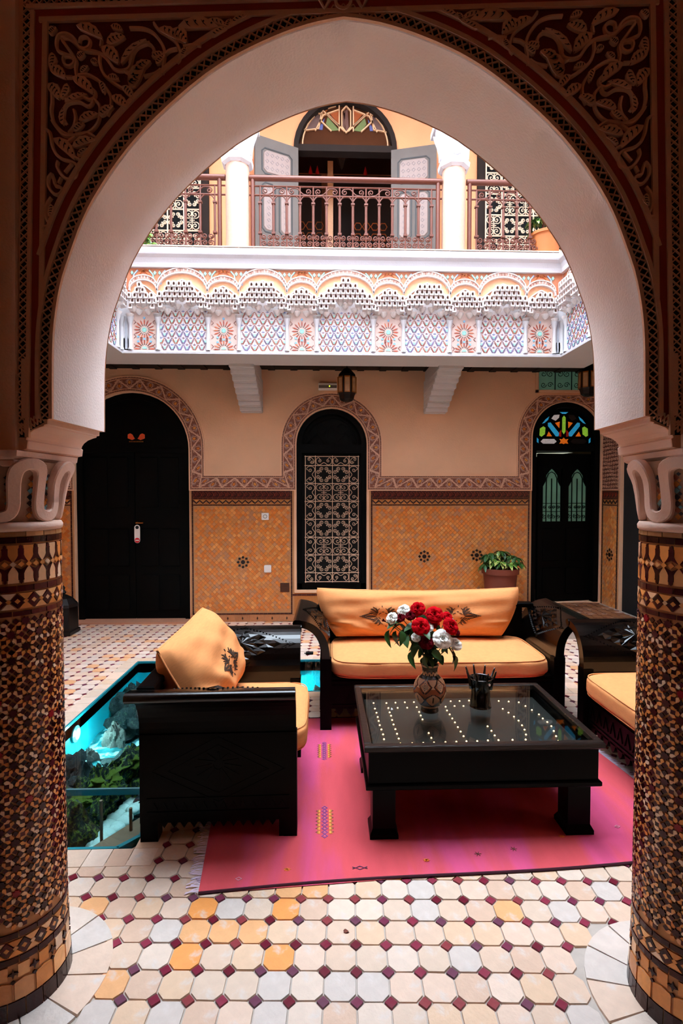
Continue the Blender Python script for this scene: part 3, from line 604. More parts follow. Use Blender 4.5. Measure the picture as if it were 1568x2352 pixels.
    def cp(u, z, h=0):
        r, q = body(z); a = u-(-AX); r_ = sq(a, r, q)+h; return (cx+r_*cos(u), cy+r_*sin(u), z)
    m = M(); m.grid(lambda a, b: cp(2*pi*a, 1.42+.175*b), 64, 12, cu=True, c=lin('#9c7a62')); m.build('capital_core', 'vpaint', t)
    tl = M(); cols = ['#171b2c', '#6fa3ae', '#c9822e', '#8c4a2a', '#2a1512']
    for i in range(16):
        u = 2*pi*(i+.5)/16
        for j in range(7):
            zc = 1.44+.018*j; r = .0085; tl.prism([(u+r*cos(q*pi/2)/.14, zc+r*sin(q*pi/2)) for q in range(4)], lambda a, z, h: cp(a, z, h), 0, .002, c=lin(cols[(i*3+j) % 5]))
            tl.prism([(u+(r*.9+r*cos(q*pi/2)*.6)/.14, zc+.009+r*.6*sin(q*pi/2)) for q in range(4)], lambda a, z, h: cp(a, z, h), 0, .0022, c=lin(cols[(i+j) % 3]))
    tl.build('inlay_tile', 'vpaint', t, kind='stuff')
    lp = M(); n = 7; w_ = 2*pi/n
    path = []
    zb, zt_ = 1.447, 1.575
    for i in range(-1, n+1):
        for (du, z) in ((.0, 1.50), (.0, 1.545), (.06, zt_), (.25, 1.588), (.44, zt_), (.5, 1.545), (.5, 1.50), (.5, 1.470), (.56, zb), (.75, 1.437), (.94, zb), (1.0, 1.470)): path.append((w_*(i+du), z))
    pp = smoothpath(path, 3)[33:-33]
    hh = lambda z: .020+.006*max(0, min(1, (z-1.5)/.08))
    vs = []
    m2 = len(pp)
    for i in range(m2):
        a, b = pp[max(0, i-1)], pp[min(m2-1, i+1)]; dx = (b[0]-a[0])*.155; dz = b[1]-a[1]; L = hypot(dx, dz) or 1; nx, nz = -dz/L*.0165, dx/L*.0165
        u, z = pp[i]; o_ = hh(z)
        for sx, h in ((1, 0), (1, o_-.004), (.8, o_), (-.8, o_), (-1, o_-.004), (-1, 0)): vs.append(cp(u+nx*sx/.155, z+nz*sx, h))
    lp.add(vs, [(i*6+k_, i*6+k_+1, (i+1)*6+k_+1, (i+1)*6+k_) for i in range(m2-1) for k_ in range(5)])
    lp.build('strapwork', 'capital_plaster', t, smooth=28)
    # impost mouldings: profile repeated square round the wall thickness, (half width u, half depth v, z)
    prof = [(.120, .140, 1.578), (.128, .144, 1.582), (.130, .146, 1.594), (.126, .144, 1.598), (.134, .148, 1.602), (.140, .150, 1.607), (.142, .151, 1.622), (.136, .150, 1.626), (.150, .153, 1.629), (.153, .154, 1.650), (.148, .153, 1.654), (.150, .153, 1.661), (.157, .154, 1.671), (.170, .155, 1.681), (.188, .156, 1.688), (.199, .157, 1.691), (.200, .156, 1.695), (.209, .158, 1.697), (.210, .158, 1.712)]
    sg = 1 if cx > 0 else -1; uc = sg*1.03; im = M(); vs = []
    for hu, hv, z in prof:
        v0_, v1_ = (.12-hv, .12+hv+.012) if z < 1.626 else (.004, T1-.004)
        vs += [aw(uc-hu, v0_, z), aw(uc+hu, v0_, z), aw(uc+hu, v1_, z), aw(uc-hu, v1_, z)]
    pl = M(); Q = [(uc-hu, z) for hu, hv, z in prof if z > 1.621][::-1]+[(uc+hu, z) for hu, hv, z in prof if z > 1.621]
    pl.add([aw(u, -.0005, z) for u, z in Q]+[aw(u, .006, z) for u, z in Q], [tuple(range(len(Q)))]+[(i, (i+1) % len(Q), len(Q)+(i+1) % len(Q), len(Q)+i) for i in range(len(Q))]); pl.build('impost_face', 'front_plaster', t)
    n_ = len(prof); im.add(vs, [(i*4+k_, i*4+(k_+1) % 4, i*4+4+(k_+1) % 4, i*4+4+k_) for i in range(n_-1) for k_ in range(4)]+[(3, 2, 1, 0), tuple(n_*4-4+k_ for k_ in range(4))])
    im.build('impost', 'capital_plaster', t)
    return t
build_column(0, COLS[0][0], COLS[0][1], 'mosaic tiled column with white capital, beside the glass covered pit')
build_column(1, COLS[1][0], COLS[1][1], 'mosaic tiled column with white capital, beside the half hidden sofa')
# ------------------------------------------------------------------ back wall with arched openings
YB = 6.3
def arched_wall(m, x0, x1, z0, z1, Y, ops, c=None, depth=.22):
    x = x0
    for cx, hw, zs, zb in ops:
        m.add([(x, Y, z0), (cx-hw, Y, z0), (cx-hw, Y, z1), (x, Y, z1)], [(0, 1, 2, 3)], c); n = 20
        P = [(cx-hw*cos(pi*i/n), zs+hw*sin(pi*i/n)) for i in range(n+1)]
        for a, b in zip(P, P[1:]): m.add([(a[0], Y, a[1]), (b[0], Y, b[1]), (b[0], Y, z1), (a[0], Y, z1)], [(0, 1, 2, 3)], c)
        R = [(cx-hw, zb)]+P+[(cx+hw, zb)]
        for a, b in zip(R, R[1:]): m.add([(a[0], Y, a[1]), (b[0], Y, b[1]), (b[0], Y+depth, b[1]), (a[0], Y+depth, a[1])], [(0, 1, 2, 3)], c)
        if zb > z0: m.add([(cx-hw, Y, z0), (cx+hw, Y, z0), (cx+hw, Y, zb), (cx-hw, Y, zb), (cx-hw, Y+depth, zb), (cx+hw, Y+depth, zb)], [(0, 1, 2, 3), (3, 2, 5, 4)], c)
        x = cx+hw
    m.add([(x, Y, z0), (x1, Y, z0), (x1, Y, z1), (x, Y, z1)], [(0, 1, 2, 3)], c)
D1 = (-2.236, .664, 2.036, 0); W1 = (.10, .416, 2.105, .37); D2 = (2.92, .42, 2.195, .2)
m = M(); arched_wall(m, -3.6, 3.9, 0, 3.0, YB, [D1, W1, D2]); wb = m.build('wall_back', 'back_plaster', kind='structure')
mb = lambda u, v, h: (u, YB-h, v)
# ornament band path
BZ = 1.552; BW = .185
def arcpts(cx, hw, zs, n=26): return [(cx-hw*cos(pi*i/n), zs+hw*sin(pi*i/n)) for i in range(n+1)]
inn = [(-3.45, BZ), (D1[0]-D1[1], BZ)]+arcpts(*D1[:3])+[(D1[0]+D1[1], BZ), (W1[0]-W1[1], BZ)]+arcpts(*W1[:3])+[(W1[0]+W1[1], BZ), (D2[0]-D2[1], BZ)]+arcpts(*D2[:3])+[(D2[0]+D2[1], BZ)]
def miter(P, w):
    out = []
    for i in range(len(P)):
        def nrm(a, b): L = hypot(b[0]-a[0], b[1]-a[1]); return (-(b[1]-a[1])/L, (b[0]-a[0])/L)
        n1 = nrm(P[i-1], P[i]) if i else nrm(P[0], P[1]); n2 = nrm(P[i], P[i+1]) if i < len(P)-1 else n1
        bx, by = n1[0]+n2[0], n1[1]+n2[1]; L2 = (bx*bx+by*by)/2 or 1; out.append((P[i][0]+bx*w/L2, P[i][1]+by*w/L2))
    return out
outp = miter(inn, BW)
# thin out door_2 arch crown under the little window
outp = [(x, min(z, 2.70)) if x > 2.2 else (x, z) for x, z in outp]
SL = [0]
for a, b, c, d in zip(inn, inn[1:], outp, outp[1:]): SL.append(SL[-1]+.5*(hypot(b[0]-a[0], b[1]-a[1])+hypot(d[0]-c[0], d[1]-c[1])))
def bmap(s, t, h):
    s = max(0, min(SL[-1]-1e-6, s)); lo, hi = 0, len(SL)-1
    while hi-lo > 1:
        md = (lo+hi)//2
        if SL[md] <= s: lo = md
        else: hi = md
    f = (s-SL[lo])/((SL[lo+1]-SL[lo]) or 1); a = [inn[lo][q]+(inn[lo+1][q]-inn[lo][q])*f for q in (0, 1)]; b = [outp[lo][q]+(outp[lo+1][q]-outp[lo][q])*f for q in (0, 1)]
    return mb(a[0]+(b[0]-a[0])*t/BW, a[1]+(b[1]-a[1])*t/BW, h)
bs_ = M(); gr_ = lin('#8a5442')
N = int(SL[-1]/.03); ss = sorted(set([SL[-1]*i/N for i in range(N+1)]+SL))
bs_.ribbon([(s, BW/2) for s in ss], BW, bmap, -.002, .003, c=gr_); bs_.build('ornament_ground', 'vpaint', wb)
rl = M()
for t, w_, h in ((.006, .012, .014), (.034, .006, .011), (.152, .006, .011), (.179, .012, .014)): rl.ribbon([(s, t) for s in ss], w_, bmap, 0, h)
rl.build('ornament_rail', 'peach_band', wb)
or_ = M(); cr = lin('#dfb096'); n = int(SL[-1]/.118)
for i in range(n):
    s0 = SL[-1]*i/n; ds = SL[-1]/n; up = i % 2; T = lambda t: (.038+.11*t) if up else (.148-.11*t)
    or_.ribbon([(s0, T(0)), (s0+ds*.5, T(.97)), (s0+ds, T(0))], .010, bmap, 0, .011, c=cr) if False else None
    or_.ribbon([(s0, T(0)), (s0+ds, T(1))], .015, bmap, 0, .011, c=cr)
    for q in (.5,):
        cs = s0+ds*(.95 if True else 0); 
    oc = lin(random.choice(['#e08a2a', '#d87e2c', '#e39a44']))
    a = s0+ds; tt = T(.42) if True else 0
    k = s0+ds*.02; t0_ = T(.62); sg = 1 if up else -1
    or_.prism([(k+x*.014, t0_+sg*y*.016) for x, y in ((-1, -.2), (0, -1), (1, -.2), (.9, .8), (0, 1.5), (-.9, .8))], bmap, 0, .009, c=oc)
    for sx in (-1, 1):
        or_.ribbon([(k+sx*x, t0_+sg*y) for x, y in ((.006, .03), (.020, .022), (.027, .004), (.020, -.018), (.034, -.030), (.045, -.020))], .0062, bmap, 0, .009, c=jit(cr, .05))
        or_.ribbon([(k+sx*x, t0_+sg*y) for x, y in ((.0, .040), (.026, .030), (.040, .014), (.038, .0))], .0050, bmap, 0, .008, c=lin('#b39a98'))
        or_.ribbon([(k+sx*x, t0_+sg*y) for x, y in ((.010, -.030), (.022, -.040), (.034, -.052), (.046, -.044))], .006, bmap, 0, .009, c=jit(cr, .08)); or_.ribbon([(k+sx*x, t0_+sg*y) for x, y in ((.004, -.034), (.006, -.050), (.016, -.060))], .005, bmap, 0, .008, c=jit(cr, .08))
    for j in range(4):
        for t in (.020, .165):
            s1 = s0+ds*(j+.5)/4; or_.ribbon([(s1-.010, t-.004), (s1, t+.005), (s1+.010, t-.004)], .0032, bmap, 0, .007, c=lin(random.choice(['#e0b79e', '#b58b78', '#caa28c'])))
or_.build('carved_ornament', 'vpaint', wb, kind='stuff')
# dado of small diamond tiles
DC = ['#dd8236', '#d47a32', '#e08e44', '#cf7634', '#c88450', '#cc8a5c', '#dc9656', '#cc864a', '#bc8460', '#e69c58', '#d67e3c', '#d8863e']
dmesh = [ (lambda m: (m.prism([(.0255, 0), (0, .0255), (-.0255, 0), (0, -.0255)], lambda u, v, h: (u, -h, v), 0, .003, c=lin(c_), inset=.03), m.mesh('tile', 'vtile'))[1])(M()) for c_ in DC]
parts_left = [300]; dstuff = M()
def dado(x0, x1, stars, Y=YB, T=None, mainfield=True):
    mp = (lambda u, v, h: T((u, -h, v))) if T else mb
    par = wb; P = .0262
    g = M(T); yy = 0 if T else YB
    g.box(x0, x1, yy-.004, yy+.001, .0, 1.552); g.build('dado_bed', 'grout_tan', par)
    gx0, gx1, gz0, gz1 = x0+.045, x1-.045, .115, 1.372; nx = int((gx1-gx0)/(P)); nz = int((gz1-gz0)/P); dx = (gx1-gx0)/nx; dz = (gz1-gz0)/nz
    for i in range(1, nx):
        for j in range(1, nz):
            if (i+j) % 2: continue
            x, z = gx0+i*dx, gz0+j*dz
            if any(hypot(x-a, z-b) < .078 for a, b in stars): continue
            if parts_left[0] > 0 and not T and mainfield and -1.5 < x < -.4 and (z > .55):
                parts_left[0] -= 1; link('tile', random.choice(dmesh), par, (x, YB-.004, z))
            else: dstuff.prism([(x+dx*.97, z), (x, z+dz*.97), (x-dx*.97, z), (x, z-dz*.97)], mp, .004, .007, c=jit(lin(random.choice(DC)), .06), inset=.03)
    b = M(); dk = lin('#3d0d0d'); rd = lin('#5e1612')
    # dark borders made of small bricks
    def bricks(xa, xb, za, zb, n, horiz, col):
        for q in range(n):
            if horiz: a, c = xa+(xb-xa)*q/n, xa+(xb-xa)*(q+1)/n; b.prism([(a+.001, za), (c-.001, za), (c-.001, zb), (a+.001, zb)], mp, .003, .009, c=jit(col, .3))
            else: a, c = za+(zb-za)*q/n, za+(zb-za)*(q+1)/n; b.prism([(xa, a+.001), (xb, a+.001), (xb, c-.001), (xa, c-.001)], mp, .003, .009, c=jit(col, .3))
    w = x1-x0
    bricks(x0+.022, x0+.038, .09, 1.55, 30, False, dk); bricks(x1-.038, x1-.022, .09, 1.55, 30, False, dk)
    bricks(x0+.022, x1-.022, .085, .10, max(4, int(w/.05)), True, dk); bricks(x0+.04, x1-.04, 1.376, 1.388, max(4, int(w/.06)), True, dk); bricks(x0+.04, x1-.04, 1.448, 1.466, max(4, int(w/.06)), True, dk); bricks(x0+.04, x1-.04, 1.537, 1.550, max(4, int(w/.06)), True, dk)
    b.prism([(x0+.04, 1.468), (x1-.04, 1.468), (x1-.04, 1.536), (x0+.04, 1.536)], mp, .003, .006, c=lin('#3a0c0a'))
    n = max(2, int(w/.072)); ds = (w-.08)/n
    for q in range(n):
        xx = x0+.04+ds*q; L = lin('#9c3a22')
        b.ribbon([(xx+.004, 1.471), (xx+ds*.45, 1.502), (xx+.004, 1.533)], .0035, mp, .006, .0085, c=L); b.ribbon([(xx+ds*.5, 1.520), (xx+ds*.72, 1.502), (xx+ds*.5, 1.484), (xx+ds*.28, 1.502)], .0035, mp, .006, .009, c=jit(L, .2), closed=True); b.ribbon([(xx+ds*.55, 1.533), (xx+ds, 1.504)], .003, mp, .006, .0085, c=L)
    n = max(2, int(w/.0775)); ds = (w-.08)/n
    zz = [(x0+.04+ds*(q/2), 1.402 if q % 2 else 1.436) for q in range(2*n+1)]
    b.ribbon(zz, .015, mp, .003, .010, c=lin('#300a0b'))
    for q in range(2*n):
        xc = x0+.04+ds*(q+1)/2
        if q < 2*n-1:
            if q % 2: b.prism([(xc-ds*.38, 1.391), (xc+ds*.38, 1.391), (xc, 1.419)], mp, .003, .009, c=jit(lin('#c8823f'), .15))
            else: b.prism([(xc-ds*.38, 1.447), (xc, 1.419), (xc+ds*.38, 1.447)], mp, .003, .009, c=jit(lin('#c8823f'), .15))
    b.build('dado_border', 'vtile', par, kind='stuff')
    for (sx, sz) in stars:
        s = M(); s.prism([(sx+.026*cos(q*pi/4+.39), sz+.026*sin(q*pi/4+.39)) for q in range(8)], mp, .003, .0095, c=lin('#1d0808'))
        for q in range(8):
            a = q*pi/4; c_ = (sx+.057*cos(a), sz+.057*sin(a)); s.prism([(c_[0]+.0185*cos(a+r*pi/2), c_[1]+.0185*sin(a+r*pi/2)) for r in range(4)], mp, .003, .0095, c=lin('#1d0808'))
            a2 = a+pi/8; s.prism([(sx+.036*cos(a2-.25), sz+.036*sin(a2-.25)), (sx+.058*cos(a2-.17), sz+.058*sin(a2-.17)), (sx+.066*cos(a2), sz+.066*sin(a2)), (sx+.058*cos(a2+.17), sz+.058*sin(a2+.17)), (sx+.036*cos(a2+.25), sz+.036*sin(a2+.25))], mp, .003, .007, c=lin('#c0763c'))
        s.build('star_inlay', 'vtile', par)
    # skirting slabs with small dark lozenges
    n = max(1, int(w/.17))
    for q in range(n):
        s = M(T); a, c = x0+w*q/n, x0+w*(q+1)/n; s.box(a+.0015, c-.0015, yy-.016, yy, 0, .078, c=jit(lin('#b87a50'), .08))
        s.T = None; s.prism([((a+c)/2, .018), ((a+c)/2+.010, .04), ((a+c)/2, .062), ((a+c)/2-.010, .04)], mp, .016, .0185, c=lin('#2a0a0a')); s.build('skirting_tile', 'vtile', par)
dado(-1.565, -.345, [(-.948, .707)]); dado(.545, 2.495, [(1.207, .766), (1.839, .779)], mainfield=False); dado(-3.5, -2.905, [(-3.2, .72)], mainfield=False)
dado(0, .385, [(.20, .80)], T=xf((3.36, YB, 0), -pi/2) , mainfield=False)   # side pier, faces the courtyard
dado(0, 4.4, [(.9, .74), (2.2, .74), (3.5, .74)], T=xf((-3.42, 1.85, 0), pi/2), mainfield=False)
dstuff.build('diamond_tile', 'vtile', wb, kind='stuff')
# strip below the window, thin plaster jamb lines
b = M()
b.box(W1[0]-W1[1]-.02, W1[0]+W1[1]+.02, YB-.02, YB, W1[3]-.03, W1[3]+.004); b.build('sill', 'peach_band', wb)
b = M(); b.box(-.345, .545, YB-.006, YB, 0, .34, c=lin('#b8743a')); n = 17
for q in range(n):
    a = -.365+.93*q/n; b.box(a+.001, a+.93/n-.001, YB-.012, YB, .305, .322, c=jit(lin('#4a1010'), .2))
b.build('dado_border', 'vtile', wb)
# ------------------------------------------------------------------ doors and windows of the back wall
def arch_slab(m, cx, hw, zs, zb, y0, y1, c=None, rim=None, n=20):
    # solid arched slab (rim=None) or frame of width rim
    P = [(cx-hw, zb)]+[(cx-hw*cos(pi*i/n), zs+hw*sin(pi*i/n)) for i in range(n+1)]+[(cx+hw, zb)]
    if rim is None: m.prism(P[::-1], lambda u, v, h: (u, h, v), y1, y0, c=c); return
    h2 = hw-rim; Q = [(cx-h2, zb)]+[(cx-h2*cos(pi*i/n), zs+h2*sin(pi*i/n)) for i in range(n+1)]+[(cx+h2, zb)]
    vs = [(p[0], y0, p[1]) for p in P]+[(q[0], y0, q[1]) for q in Q]+[(p[0], y1, p[1]) for p in P]+[(q[0], y1, q[1]) for q in Q]; k = len(P); fs = []
    for i in range(k-1): fs += [(i, i+1, k+i+1, k+i), (i, i+1, 2*k+i+1, 2*k+i), (k+i, k+i+1, 3*k+i+1, 3*k+i)]
    m.add(vs, fs, c)
# door_1
t = empty('door_1', (D1[0], YB, 0), kind='structure'); T = lambda p: p
m = M(); arch_slab(m, 0, D1[1]-.002, D1[2], 0, .06, .12, rim=.07); m.build('door_frame', 'door_black', t)
for s in (-1, 1):
    l = M(); X = sorted((s*.004, s*.59))
    for z0, z1 in ((.02, 2.03),): l.box(X[0], X[1], .10, .14, z0, z1)
    for z0, z1 in ((.12, .55), (.65, 1.10), (1.35, 1.95)):
        for a, b_ in ((X[0]+.07, X[0]+.27), (X[0]+.31, X[1]-.07)): l.box(a, b_, .085, .10, z0, z1, bev=.008)
    o = l.build('door_leaf', 'door_black', t)
m = M(); arch_slab(m, 0, .595, D1[2], 2.03, .10, .13); m.box(-.6, .6, .08, .1, 2.0, 2.05); m.build('tympanum', 'door_black', t)
m = M(); m.box(-.66, .66, -.10, .16, 0, .022, c=lin('#c0876a')); m.build('threshold', 'vpaint', t)
m = M(); m.tube([(.03, .09, 1.17), (.03, .05, 1.17)], .012, 8); m.tube([(.03, .05, 1.17), (.11, .045, 1.17)], .008, 8); m.build('door_handle', 'brass', t)
# hanger on the handle, plaque
h = empty('door_hanger', (D1[0]+.04, YB+.045, 1.04), label='white oval hanger with a red no entry disc on the black double door', cat='hanger')
P = [(.033*cos(a)+0, .075+.033*sin(a)) for a in [pi*i/10 for i in range(11)]]+[(.033*cos(a), -.075+.033*sin(a)) for a in [pi+pi*i/10 for i in range(11)]]
m = M(); m.prism(P, lambda u, v, hh: (u, -hh, v), -.002, .002, bottom=True); m.build('card', 'white_plastic', h)
m = M(); m.prism([(.030*cos(a), -.075+.030*sin(a)) for a in [2*pi*i/20 for i in range(20)]], lambda u, v, hh: (u, -hh, v), .002, .003); m.build('red_disc', 'sign_red', h)
m = M(); m.box(-.021, .021, -.0045, -.003, -.081, -.069); m.build('white_bar', 'white_plastic', h)
m = M(); m.prism([(.020*cos(a), .078+.020*sin(a)) for a in [2*pi*i/20 for i in range(20)]], lambda u, v, hh: (u, -hh, v), .002, .003); m.build('handle_hole', 'black_void', h)
h = empty('door_sign', (D1[0]+.03, YB+.085, 2.17), label='small plaque with two orange flame shapes above the black double door', cat='sign')
for s in (-1, 1):
    m = M(); m.prism([(s*x, z) for x, z in ((.100, .0), (.098, .045), (.070, .058), (.045, .045), (.030, .015), (.015, -.005), (.05, -.02))], lambda u, v, hh: (u, -hh, v), 0, .006); m.build('flame', 'sign_orange', h)
m = M(); m.box(-.1, .1, .001, .004, -.06, .06); m.build('plate', 'door_black', h)
m = M()
for i in range(9): m.box(-.085+i*.019, -.072+i*.019, -.003, .001, -.045, -.032)
m.build('lettering', 'brass', h)
# window_1
t = empty('window_1', (W1[0], YB, 0), kind='structure')
m = M(); arch_slab(m, 0, W1[1]-.002, W1[2], W1[3], .03, .12, rim=.06); m.box(-.41, .41, .03, .12, W1[3], W1[3]+.075); m.box(-.36, .36, .035, .12, 2.00, 2.10); m.build('window_frame', 'door_black', t)
m = M(); arch_slab(m, 0, .36, W1[2], W1[3], .13, .15); m.build('pane', 'black_void', t)
m = M(); mq = lambda u, v, h: (u, .10-h, v)
for r, z0 in ((.31, 2.11),):
    m.ribbon([(r*cos(pi*i/20), z0+r*sin(pi*i/20)) for i in range(21)], .012, mq, 0, .02)
for s in (-1, 1):
    m.ribbon([(s*(.12+.06*cos(a)), 2.29+.06*sin(a)) for a in [2*pi*i/12 for i in range(12)]], .010, mq, 0, .02, closed=True)
    m.ribbon([(s*.30, 2.12), (s*.17, 2.24), (s*.06, 2.12)], .010, mq, 0, .02); m.ribbon([(s*.06, 2.12), (s*.04, 2.26), (0, 2.33)], .010, mq, 0, .02); m.ribbon([(s*.24, 2.12), (s*.24, 2.2), (s*.27, 2.25)], .01, mq, 0, .02)
m.build('fanlight_tracery', 'door_black', t)
# scroll grille: cells 2 wide x 5 tall between side scrolls
GX0, GX1, GZ0, GZ1 = -.31, .315, .47, 1.955
g = empty('scroll_grille', (0, -.01, 0), parent=t)
cw = (GX1-GX0); xs = [GX0, GX0+cw*.188, GX0+cw*.51, GX0+cw*.826, GX1]; H_ = GZ1-GZ0; zs_ = [GZ1, GZ1-.072*H_] + [GZ1-.072*H_-.1425*H_*i for i in range(1, 7)]+[GZ0]
zs_ = [GZ1, GZ1-.072*H_]+[GZ1-.072*H_-(.856*H_/6)*i for i in range(1, 7)]+[GZ0]
m = M()
for x in xs: m.tube([(x, 0, GZ0-.01), (x, 0, GZ1+.01)], .0042, 6)
for z in zs_: m.tube([(GX0-.01, 0, z), (GX1+.01, 0, z)], .0042, 6)
m.build('grille_bar', 'cream_iron', g)
def scrollmesh(paths, r=.0032, nm='scroll', mt='cream_iron', y=0):
    m = M()
    for P in paths: m.tube([(a, y, b) for a, b in P], r, 5, flat=(0, 1, 0))
    return m.mesh(nm, mt, smooth=True)
def cshape(w, h):   # C scroll opening towards -x, curls at both ends, wavy spine on the right
    top = spiral(-w*.08, h*.27, w*.22, -pi/2, 1.35, .2, 16, 1)[::-1]
    return [top+smoothpath([(-w*.08+.0, h*.27-w*.22), (w*.0, h*.27-w*.24), (-w*.38, h*.30), (-w*.2, h*.44), (w*.15, h*.46), (w*.42, h*.32), (w*.36, h*.16), (w*.12, h*.05), (w*.12, -h*.05), (w*.36, -h*.16), (w*.42, -h*.32), (w*.15, -h*.46), (-w*.2, -h*.44), (-w*.38, -h*.30), (0, -h*.27+w*.24)], 3)[12:]]
def side_scroll(w, h):
    A = [(-w*.02+w*.2*(1-i/14*.75)*cos(pi*1.0+i*.55), h*.26+w*.2*(1-i/14*.75)*sin(pi*1.0+i*.55)) for i in range(15)]
    mid = smoothpath([(-w*.22, h*.26), (-w*.40, h*.33), (-w*.15, h*.47), (w*.28, h*.44), (w*.46, h*.26), (w*.26, h*.09), (w*.18, 0), (w*.26, -h*.09), (w*.46, -h*.26), (w*.28, -h*.44), (-w*.15, -h*.47), (-w*.40, -h*.33), (-w*.22, -h*.26)], 3)
    return [A, mid, [(a, -b) for a, b in A]]
def rosette(s):
    out = []
    for q in range(8):
        a = pi/8+q*pi/4; cx, cz = s*.355*cos(a), s*.355*sin(a)
        out.append(spiral(cx, cz, s*.125, a+pi+(.9 if q % 2 else -.9), 1.5, .2, 17, 1 if q % 2 else -1))
    for q in range(4):
        a = pi/4+q*pi/2; out.append([(s*.20*cos(a), s*.20*sin(a)), (s*.30*cos(a), s*.30*sin(a))])
        out.append([(s*(.235*cos(a)+.05*cos(a+pi/2)), s*(.235*sin(a)+.05*sin(a+pi/2))), (s*(.235*cos(a)-.05*cos(a+pi/2)), s*(.235*sin(a)-.05*sin(a+pi/2)))])
    return out
def quad_scroll(w, h):
    out = [[(0, -h*.48), (0, h*.48)]]
    for sx in (-1, 1):
        for sz in (-1, 1):
            out.append([(sx*a, sz*b) for a, b in smoothpath([(w*.04, h*.08), (w*.14, h*.11), (w*.30, h*.10), (w*.44, h*.22), (w*.40, h*.40), (w*.22, h*.46), (w*.06, h*.38), (w*.07, h*.24), (w*.20, h*.19), (w*.27, h*.27), (w*.21, h*.33), (w*.16, h*.29)], 3)])
        out.append([(sx*w*.02, .0), (sx*w*.16, 0)])
    return out
hh = .856*H_/6; w0, w1 = xs[1]-xs[0], xs[2]-xs[1]
MS = scrollmesh(side_scroll(w0*.98, hh*.96)); MR = scrollmesh(rosette(w1*1.0)); MQ = scrollmesh(quad_scroll(w1*.98, hh*.98))
ME = scrollmesh([[(b, -a) for a, b in P] for P in side_scroll(.072*H_*.95, w1*.96)]); MC = scrollmesh([spiral(-.012, .02, .022, 1, 1.4, .2, 14), spiral(.02, -.012, .022, 3, 1.4, .2, 14), smoothpath([(-.03, .03), (.0, .045), (.045, .0), (.03, -.03)], 3)])
for i in range(6):
    zc = (zs_[1+i]+zs_[2+i])/2
    link('scroll', MS, g, ((xs[0]+xs[1])/2, 0, zc)); link('scroll', MS, g, ((xs[3]+xs[4])/2, 0, zc), (0, pi, 0))
    for k in (1, 2): link('scroll_rosette' if i not in (1, 4) else 'scroll_cross', MR if i not in (1, 4) else MQ, g, ((xs[k]+xs[k+1])/2, 0, zc))
for k in (1, 2):
    link('scroll', ME, g, ((xs[k]+xs[k+1])/2, 0, (zs_[0]+zs_[1])/2)); link('scroll', ME, g, ((xs[k]+xs[k+1])/2, 0, (zs_[7]+zs_[8])/2), (0, pi, 0))
for x, sx in (((xs[0]+xs[1])/2, 1), ((xs[3]+xs[4])/2, -1)):
    link('scroll', MC, g, (x, 0, (zs_[0]+zs_[1])/2), (0, 0, 0 if sx > 0 else pi)); link('scroll', MC, g, (x, 0, (zs_[7]+zs_[8])/2), (0, pi, pi if sx < 0 else 0))
# door_2 (right, ajar) on its raised step
m = M(); m.box(2.47, 3.36, 5.40, YB+.9, 0, .192); st = m.build('step', 'grout', floor)
sb = M()
for i in range(8):
    for j in range(17):
        x, y = 2.47+.105*i+.053, 5.42+.105*j+.053; sb.T = xf((x, y, .192), 0); sb.prism([((u-S/2)*1.03, (v-S/2)*1.03) for u, v in OP], lambda u, v, h: (u, v, h), -.004, .004, c=jit(lin(random.choice(['#8f5a38', '#86502f', '#9c6644'])), .06), inset=.02)  # tile colours darkened to paint the shade under the gallery
        sb.T = xf((x+.053, y+.053, .192), pi/4); sb.box(-.016, .016, -.016, .016, -.004, .0045, c=lin('#5a1c20'))
sb.build('step_tile', 'vfloor', st, kind='stuff')
t = empty('door_2', (D2[0], YB, .2), kind='structure')
m = M(); arch_slab(m, 0, D2[1]-.002, D2[2]-.2, 0, .02, .12, rim=.06); m.box(-.4, .4, .03, .12, 1.83, 1.91); m.build('door_frame', 'door_black', t)
m = M(); arch_slab(m, 0, .385, D2[2]-.2, 1.90, .085, .10); m.build('fanlight_tracery', 'door_black', t)
def gp(P, mt, nm='stained_pane'):
    m = M(); K = .00516; m.prism([((x-1300)*K+.0, (1137-y)*K*1.015+1.3) for x, y in P][::-1], lambda u, v, h: (u, .085-h, v), 0, .004); m.build(nm, mt, t)
gp([(1296, 958), (1300, 953), (1304, 958), (1304, 990), (1300, 996), (1296, 990)], 'glass_green')
gp([(1290, 1007), (1296, 1008), (1300, 1004), (1304, 1008), (1311, 1007), (1308, 1012), (1311, 1018), (1303, 1017), (1300, 1019), (1296, 1017), (1290, 1018), (1293, 1012)], 'glass_orange')
for s, wm_ in ((-1, 'glass_clear'), (1, 'tray')):
    mr = lambda P: [(1300+s*(x-1300)*-1, y) for x, y in P]
    gp(mr([(1245, 1013), (1251, 1007), (1277, 1007), (1283, 1013), (1277, 1018), (1251, 1018)]), wm_); gp(mr([(1262, 970), (1268, 969), (1289, 994), (1287, 1001), (1281, 1001), (1262, 977)]), 'glass_blue')
    gp(mr([(1243, 983), (1251, 978), (1256, 981), (1255, 996), (1247, 1002), (1242, 999)]), 'glass_green'); gp(mr([(1264, 990), (1259, 1001), (1272, 1001)]), 'glass_orange')
    gp(mr([(1279, 970), (1290, 967), (1289, 982)]), 'glass_orange'); gp(mr([(1270, 960), (1276, 952), (1289, 951), (1288, 958), (1280, 965)]), 'glass_clear' if s < 0 else 'tray'); gp(mr([(1248, 972), (1256, 962), (1265, 955), (1262, 963), (1254, 970)]), 'glass_blue')
    gp(mr([(1288, 992), (1294, 986), (1294, 1002), (1289, 1001)]), 'glass_red'); gp(mr([(1236, 1004), (1240, 1008), (1240, 1017), (1236, 1014)]), 'glass_blue')
